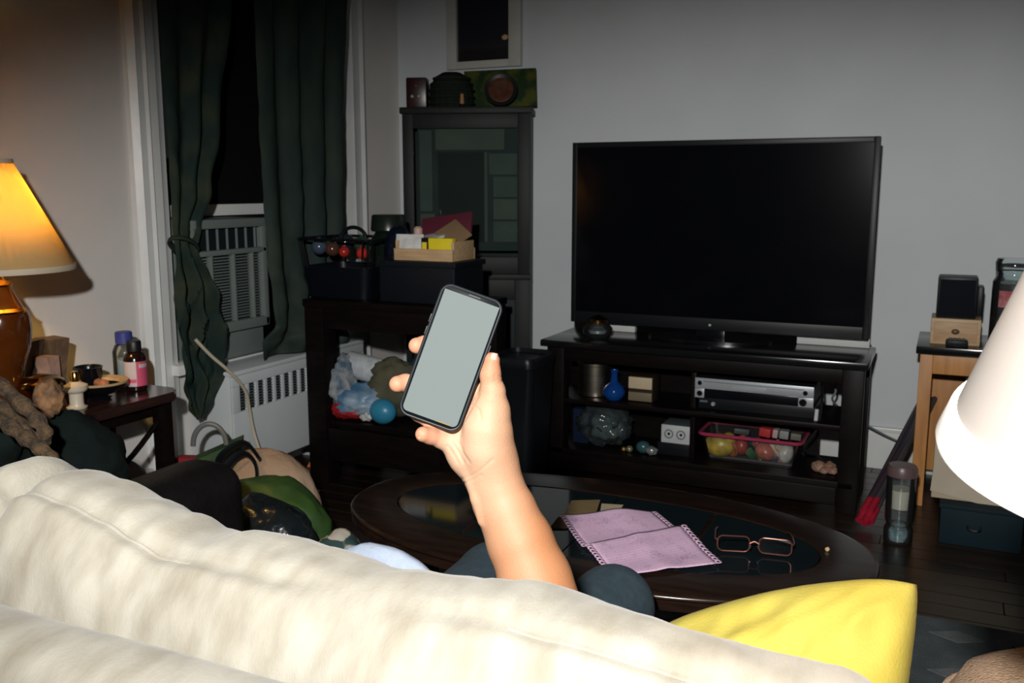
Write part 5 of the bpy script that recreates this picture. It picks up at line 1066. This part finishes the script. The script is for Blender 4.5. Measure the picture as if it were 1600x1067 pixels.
# forearm and wrist (x, y, depth, radius)
E_ = (872, 1000, 1.055, .043)
chain([E_, (836, 905, 1.075, .0405), (813, 846, 1.082, .0365), (792, 795, 1.088, .0315), (776, 756, 1.090, .0262)], .012)
chain([(806, 838, 1.088, .030), (773, 782, 1.095, .0235), (757, 745, 1.095, .021)], .012)
chain([(776, 756, 1.090, .0258), (768, 728, 1.090, .0250)], .012); chain([(757, 745, 1.096, .0205), (745, 726, 1.097, .0205)], .012)
# palm: hypothenar and palm body (touching the back of the phone), then the ball of the thumb with a crease between
chain([(745, 726, 1.097, .020), (727, 710, 1.094, .0195), (711, 694, 1.092, .0155)], .012)
chain([(755, 715, 1.098, .021), (735, 688, 1.094, .0185), (728, 655, 1.0885, .0155)], .012)
chain([(765, 705, 1.098, .021), (757, 660, 1.094, .018), (750, 622, 1.0875, .0145)], .012)
chain([(768, 728, 1.090, .0250), (760, 698, 1.080, .0272), (761, 668, 1.077, .0278), (766, 642, 1.075, .0230)], .006)
chain([(776, 748, 1.089, .0250), (770, 720, 1.086, .0245), (766, 690, 1.081, .0225)], .016)
chain([(766, 642, 1.075, .0225), (770, 612, 1.071, .0138), (766, 584, 1.068, .0114), (768.5, 563, 1.066, .0094)], .006)
# fingers behind the phone, tips hooked round its left edge
chain([(748, 620, 1.0875, .0130), (702, 554, 1.0830, .0100), (664, 538, 1.0800, .0094), (651, 540, 1.0725, .0094)], .005)
chain([(738, 636, 1.0875, .0130), (668, 604, 1.0835, .0102), (634, 598, 1.0800, .0096), (621, 600, 1.0725, .0096)], .005)
chain([(727, 660, 1.0865, .0120), (672, 656, 1.0820, .0094), (654, 646, 1.0810, .0088), (646, 640, 1.0800, .0084)], .005)
chain([(712, 695, 1.0900, .0125), (690, 687, 1.0840, .0098), (672, 681, 1.0740, .0090), (661, 678.5, 1.0665, .0090)], .005)
# tendons under the wrist skin, thenar crease relief
chain([(733, 745, 1.0800, .0035), (744, 780, 1.0765, .0030), (752, 815, 1.0740, .0020)], .010)
hp = np.array([q for p in HP for q in (p[0], p[1])])
fine = (hp.min(0) - .03, hp.max(0) + .03, .0016)
el = P(*E_[:3]); V3 = Vector
sR, sL = V3((-.43, .975, .485)), V3((-.79, .975, .485))
hR, hL = V3((-.53, 1.15, .47)), V3((-.69, 1.15, .47)); kR, kL = V3((-.485, 1.455, .478)), V3((-.715, 1.455, .482))
aR, aL = V3((-.47, 1.47, .085)), V3((-.73, 1.47, .085))
head = V3((-.61, .945, .580))
BP = [(sR, el, .050, .043, .03), (sL, V3((-.86, 1.07, .42)), .048, .040, .03), (V3((-.86, 1.07, .42)), V3((-.90, 1.20, .400)), .039, .026, .02),
      (sR, sL, .058, .058, .03), (V3((-.53, 1.0, .47)), V3((-.55, 1.14, .47)), .085, .09, .04), (V3((-.69, 1.0, .47)), V3((-.67, 1.14, .47)), .085, .09, .04), (hR, hL, .092, .092, .03),
      (hR, kR, .080, .060, .03), (hL, kL, .080, .060, .03), (kR, aR, .055, .036, .02), (kL, aL, .055, .036, .02),
      (aR, V3((-.465, 1.62, .045)), .034, .026, .02), (aL, V3((-.745, 1.62, .045)), .034, .026, .02),
      (V3((-.61, .975, .50)), head + V3((0, -.01, -.03)), .05, .048, .02), (head + V3((0, -.015, .012)), head + V3((0, .01, .02)), .078, .074, .03), (head + V3((0, .03, -.035)), head + V3((0, .045, -.055)), .046, .035, .025),
      (head + V3((0, .078, .012)), head + V3((0, .094, -.012)), .007, .011, .012), (head + V3((-.02, .074, -.042)), head + V3((.02, .074, -.042)), .007, .007, .008),
      (head + V3((-.03, .072, .025)), head + V3((.03, .072, .025)), .011, .011, .012), (head + V3((-.079, -.01, .015)), head + V3((-.079, -.012, -.02)), .010, .008, .008), (head + V3((.079, -.01, .015)), head + V3((.079, -.012, -.02)), .010, .008, .008)]
w0 = V3((-.90, 1.20, .400)); pl0 = V3((-.90, 1.25, .392))
BP += [(w0, pl0, .026, .024, .02), (pl0 + V3((.01, .02, 0)), pl0 + V3((-.035, .03, 0)), .018, .016, .015)]
for i in range(4): b0 = pl0 + V3((.022 - .019 * i, .035, .002)); BP += [(b0, b0 + V3((.004, .035, .0)), .009, .0085, .005), (b0 + V3((.004, .035, .0)), b0 + V3((.004, .05 - abs(i - 1.2) * .006, -.018)), .0085, .0075, .004)]
BP += [(pl0 + V3((.02, 0, 0)), pl0 + V3((.045, .025, -.005)), .011, .010, .008), (pl0 + V3((.045, .025, -.005)), pl0 + V3((.050, .048, -.012)), .010, .0085, .005)]
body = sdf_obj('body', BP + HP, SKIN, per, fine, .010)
co = np.empty(len(body.data.vertices) * 3); body.data.vertices.foreach_get('co', co); co = co.reshape(-1, 3) + np.array(WL[per])
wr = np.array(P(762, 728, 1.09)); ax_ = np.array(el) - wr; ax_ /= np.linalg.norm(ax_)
side = np.array(RT * .93 + UP * .36); tan_shade = np.clip(((co - wr) @ ax_ + .02) / .12, 0, 1) * .75 + np.clip(((co - wr) @ side - .004) / .03, 0, 1) * .35  # browner towards the right edge: tan plus shading put into the colour
at_ = body.data.attributes.new('tan', 'FLOAT', 'POINT'); at_.data.foreach_set('value', np.clip(tan_shade, 0, 1).astype(np.float32))
tips = [np.array(P(*q)) for q in ((651, 540, 1.07), (621, 600, 1.07), (661, 678, 1.066), (768, 566, 1.066))]
fl_a = np.clip(1.15 - np.min([np.linalg.norm(co - q, axis=1) for q in tips], 0) / .026, 0, 1)
at_ = body.data.attributes.new('flush', 'FLOAT', 'POINT'); at_.data.foreach_set('value', fl_a.astype(np.float32))
# skin folds: thumb joint, palm and wrist creases pressed into the mesh
FOLD = [[(772, 590), (782, 593), (787, 596)], [(773, 594), (783, 597)], [(774, 586), (783, 588)], [(748, 617), (735, 640), (722, 662), (717, 688), (723, 708), (733, 722)], [(706, 690), (716, 706), (724, 722)], [(699, 696), (710, 712), (716, 724)], [(713, 688), (722, 702)],
        [(722, 748), (740, 742), (757, 730), (770, 718)], [(722, 756), (738, 750), (752, 742)], [(738, 632), (748, 640), (752, 655)]]
nr = np.empty(len(co) * 3, np.float32); body.data.vertices.foreach_get('normal', nr); nr = nr.reshape(-1, 3)
rel = co - np.array(C0); dp = rel @ np.array(FW); sx_ = 800 + F * (rel @ np.array(RT)) / dp; sy_ = 533.5 - F * (rel @ np.array(UP)) / dp
m_ = (sx_ > 590) & (sx_ < 830) & (sy_ > 500) & (sy_ < 790) & (dp < 1.15) & (nr @ np.array(FW) < .1)
ii = np.nonzero(m_)[0]; ds = np.zeros(len(ii))
for pl_ in FOLD:
    best = np.full(len(ii), 1e9)
    for (x0, y0), (x1, y1) in zip(pl_, pl_[1:]):
        h = np.clip(((sx_[ii] - x0) * (x1 - x0) + (sy_[ii] - y0) * (y1 - y0)) / ((x1 - x0) ** 2 + (y1 - y0) ** 2), 0, 1)
        best = np.minimum(best, np.hypot(sx_[ii] - x0 - h * (x1 - x0), sy_[ii] - y0 - h * (y1 - y0)))
    ds = np.maximum(ds, np.exp(-(best / 1.9) ** 2))
co[ii] -= nr[ii] * (ds * .0009)[:, None]
body.data.vertices.foreach_set('co', (co - np.array(WL[per])).ravel()); body.data.update()
tp = [(hR, kR, .090, .071, .03), (hL, kL, .090, .071, .03), (hR, hL, .104, .104, .03), (kR, aR + V3((0, 0, .04)), .066, .052, .02), (kL, aL + V3((0, 0, .04)), .066, .052, .02), (V3((-.55, 1.1, .47)), V3((-.67, 1.1, .47)), .098, .098, .03)]
sdf_obj('trousers', tp, TEAL, per, None, .009)
sp_ = [(sR, sR.lerp(el, .35), .060, .060, .03), (sL, sL.lerp(V3((-.86, 1.07, .42)), .6), .058, .056, .03), (sR, sL, .067, .067, .03), (V3((-.53, 1.0, .47)), V3((-.55, 1.12, .472)), .095, .103, .04), (V3((-.69, 1.0, .47)), V3((-.67, 1.12, .472)), .095, .103, .04)]
sdf_obj('shirt', sp_, GREYT, per, None, .009)
sdf_obj('hair', [(head + V3((0, -.03, .02)), head + V3((0, -.012, .03)), .081, .076, .03), (head + V3((-.05, -.03, -.02)), head + V3((.05, -.03, -.02)), .04, .04, .03)], HAIR, per, None, .007)
sdf_obj('shoe', [(aR + V3((0, -.01, -.035)), V3((-.465, 1.64, .045)), .046, .038, .02)], BLACK, per, None, .008); sdf_obj('shoe', [(aL + V3((0, -.01, -.035)), V3((-.745, 1.64, .045)), .046, .038, .02)], BLACK, per, None, .008)
# fingernails
def nail(c, up, nor, w_, l_):
    up = up.normalized(); nor = (nor - up * nor.dot(up)).normalized(); sd = up.cross(nor)
    M = Matrix(((sd.x, up.x, nor.x, c.x), (sd.y, up.y, nor.y, c.y), (sd.z, up.z, nor.z, c.z), (0, 0, 0, 1)))
    B(M).sheet(lambda a, b_: ((a - .5) * w_ * (1 - .25 * (2 * b_ - 1) ** 4), (b_ - .5) * l_ * (1 - .12 * (2 * a - 1) ** 2), -.0022 * (2 * a - 1) ** 2), 10, 10, .0006).obj('fingernail', NAIL, per)
td = P(768.5, 563, 1.066) - P(766, 584, 1.068)
nail(P(773.5, 562, 1.0578), td, RT * .48 - FW * .88, .0092, .0150)
nail(P(655.5, 679, 1.0592), UP * 1.0 + RT * .15, -RT * .45 - FW * .88, .0058, .0085)
cloth('pale_blue_blanket', (-.885, 1.345, .367), (.125, .04, .098), PALEBLUE, 'pale blue folded cloth on the sofa seat beside the dark teal trousers', 'blanket', amp=.06, fs=1.2, seed=41)
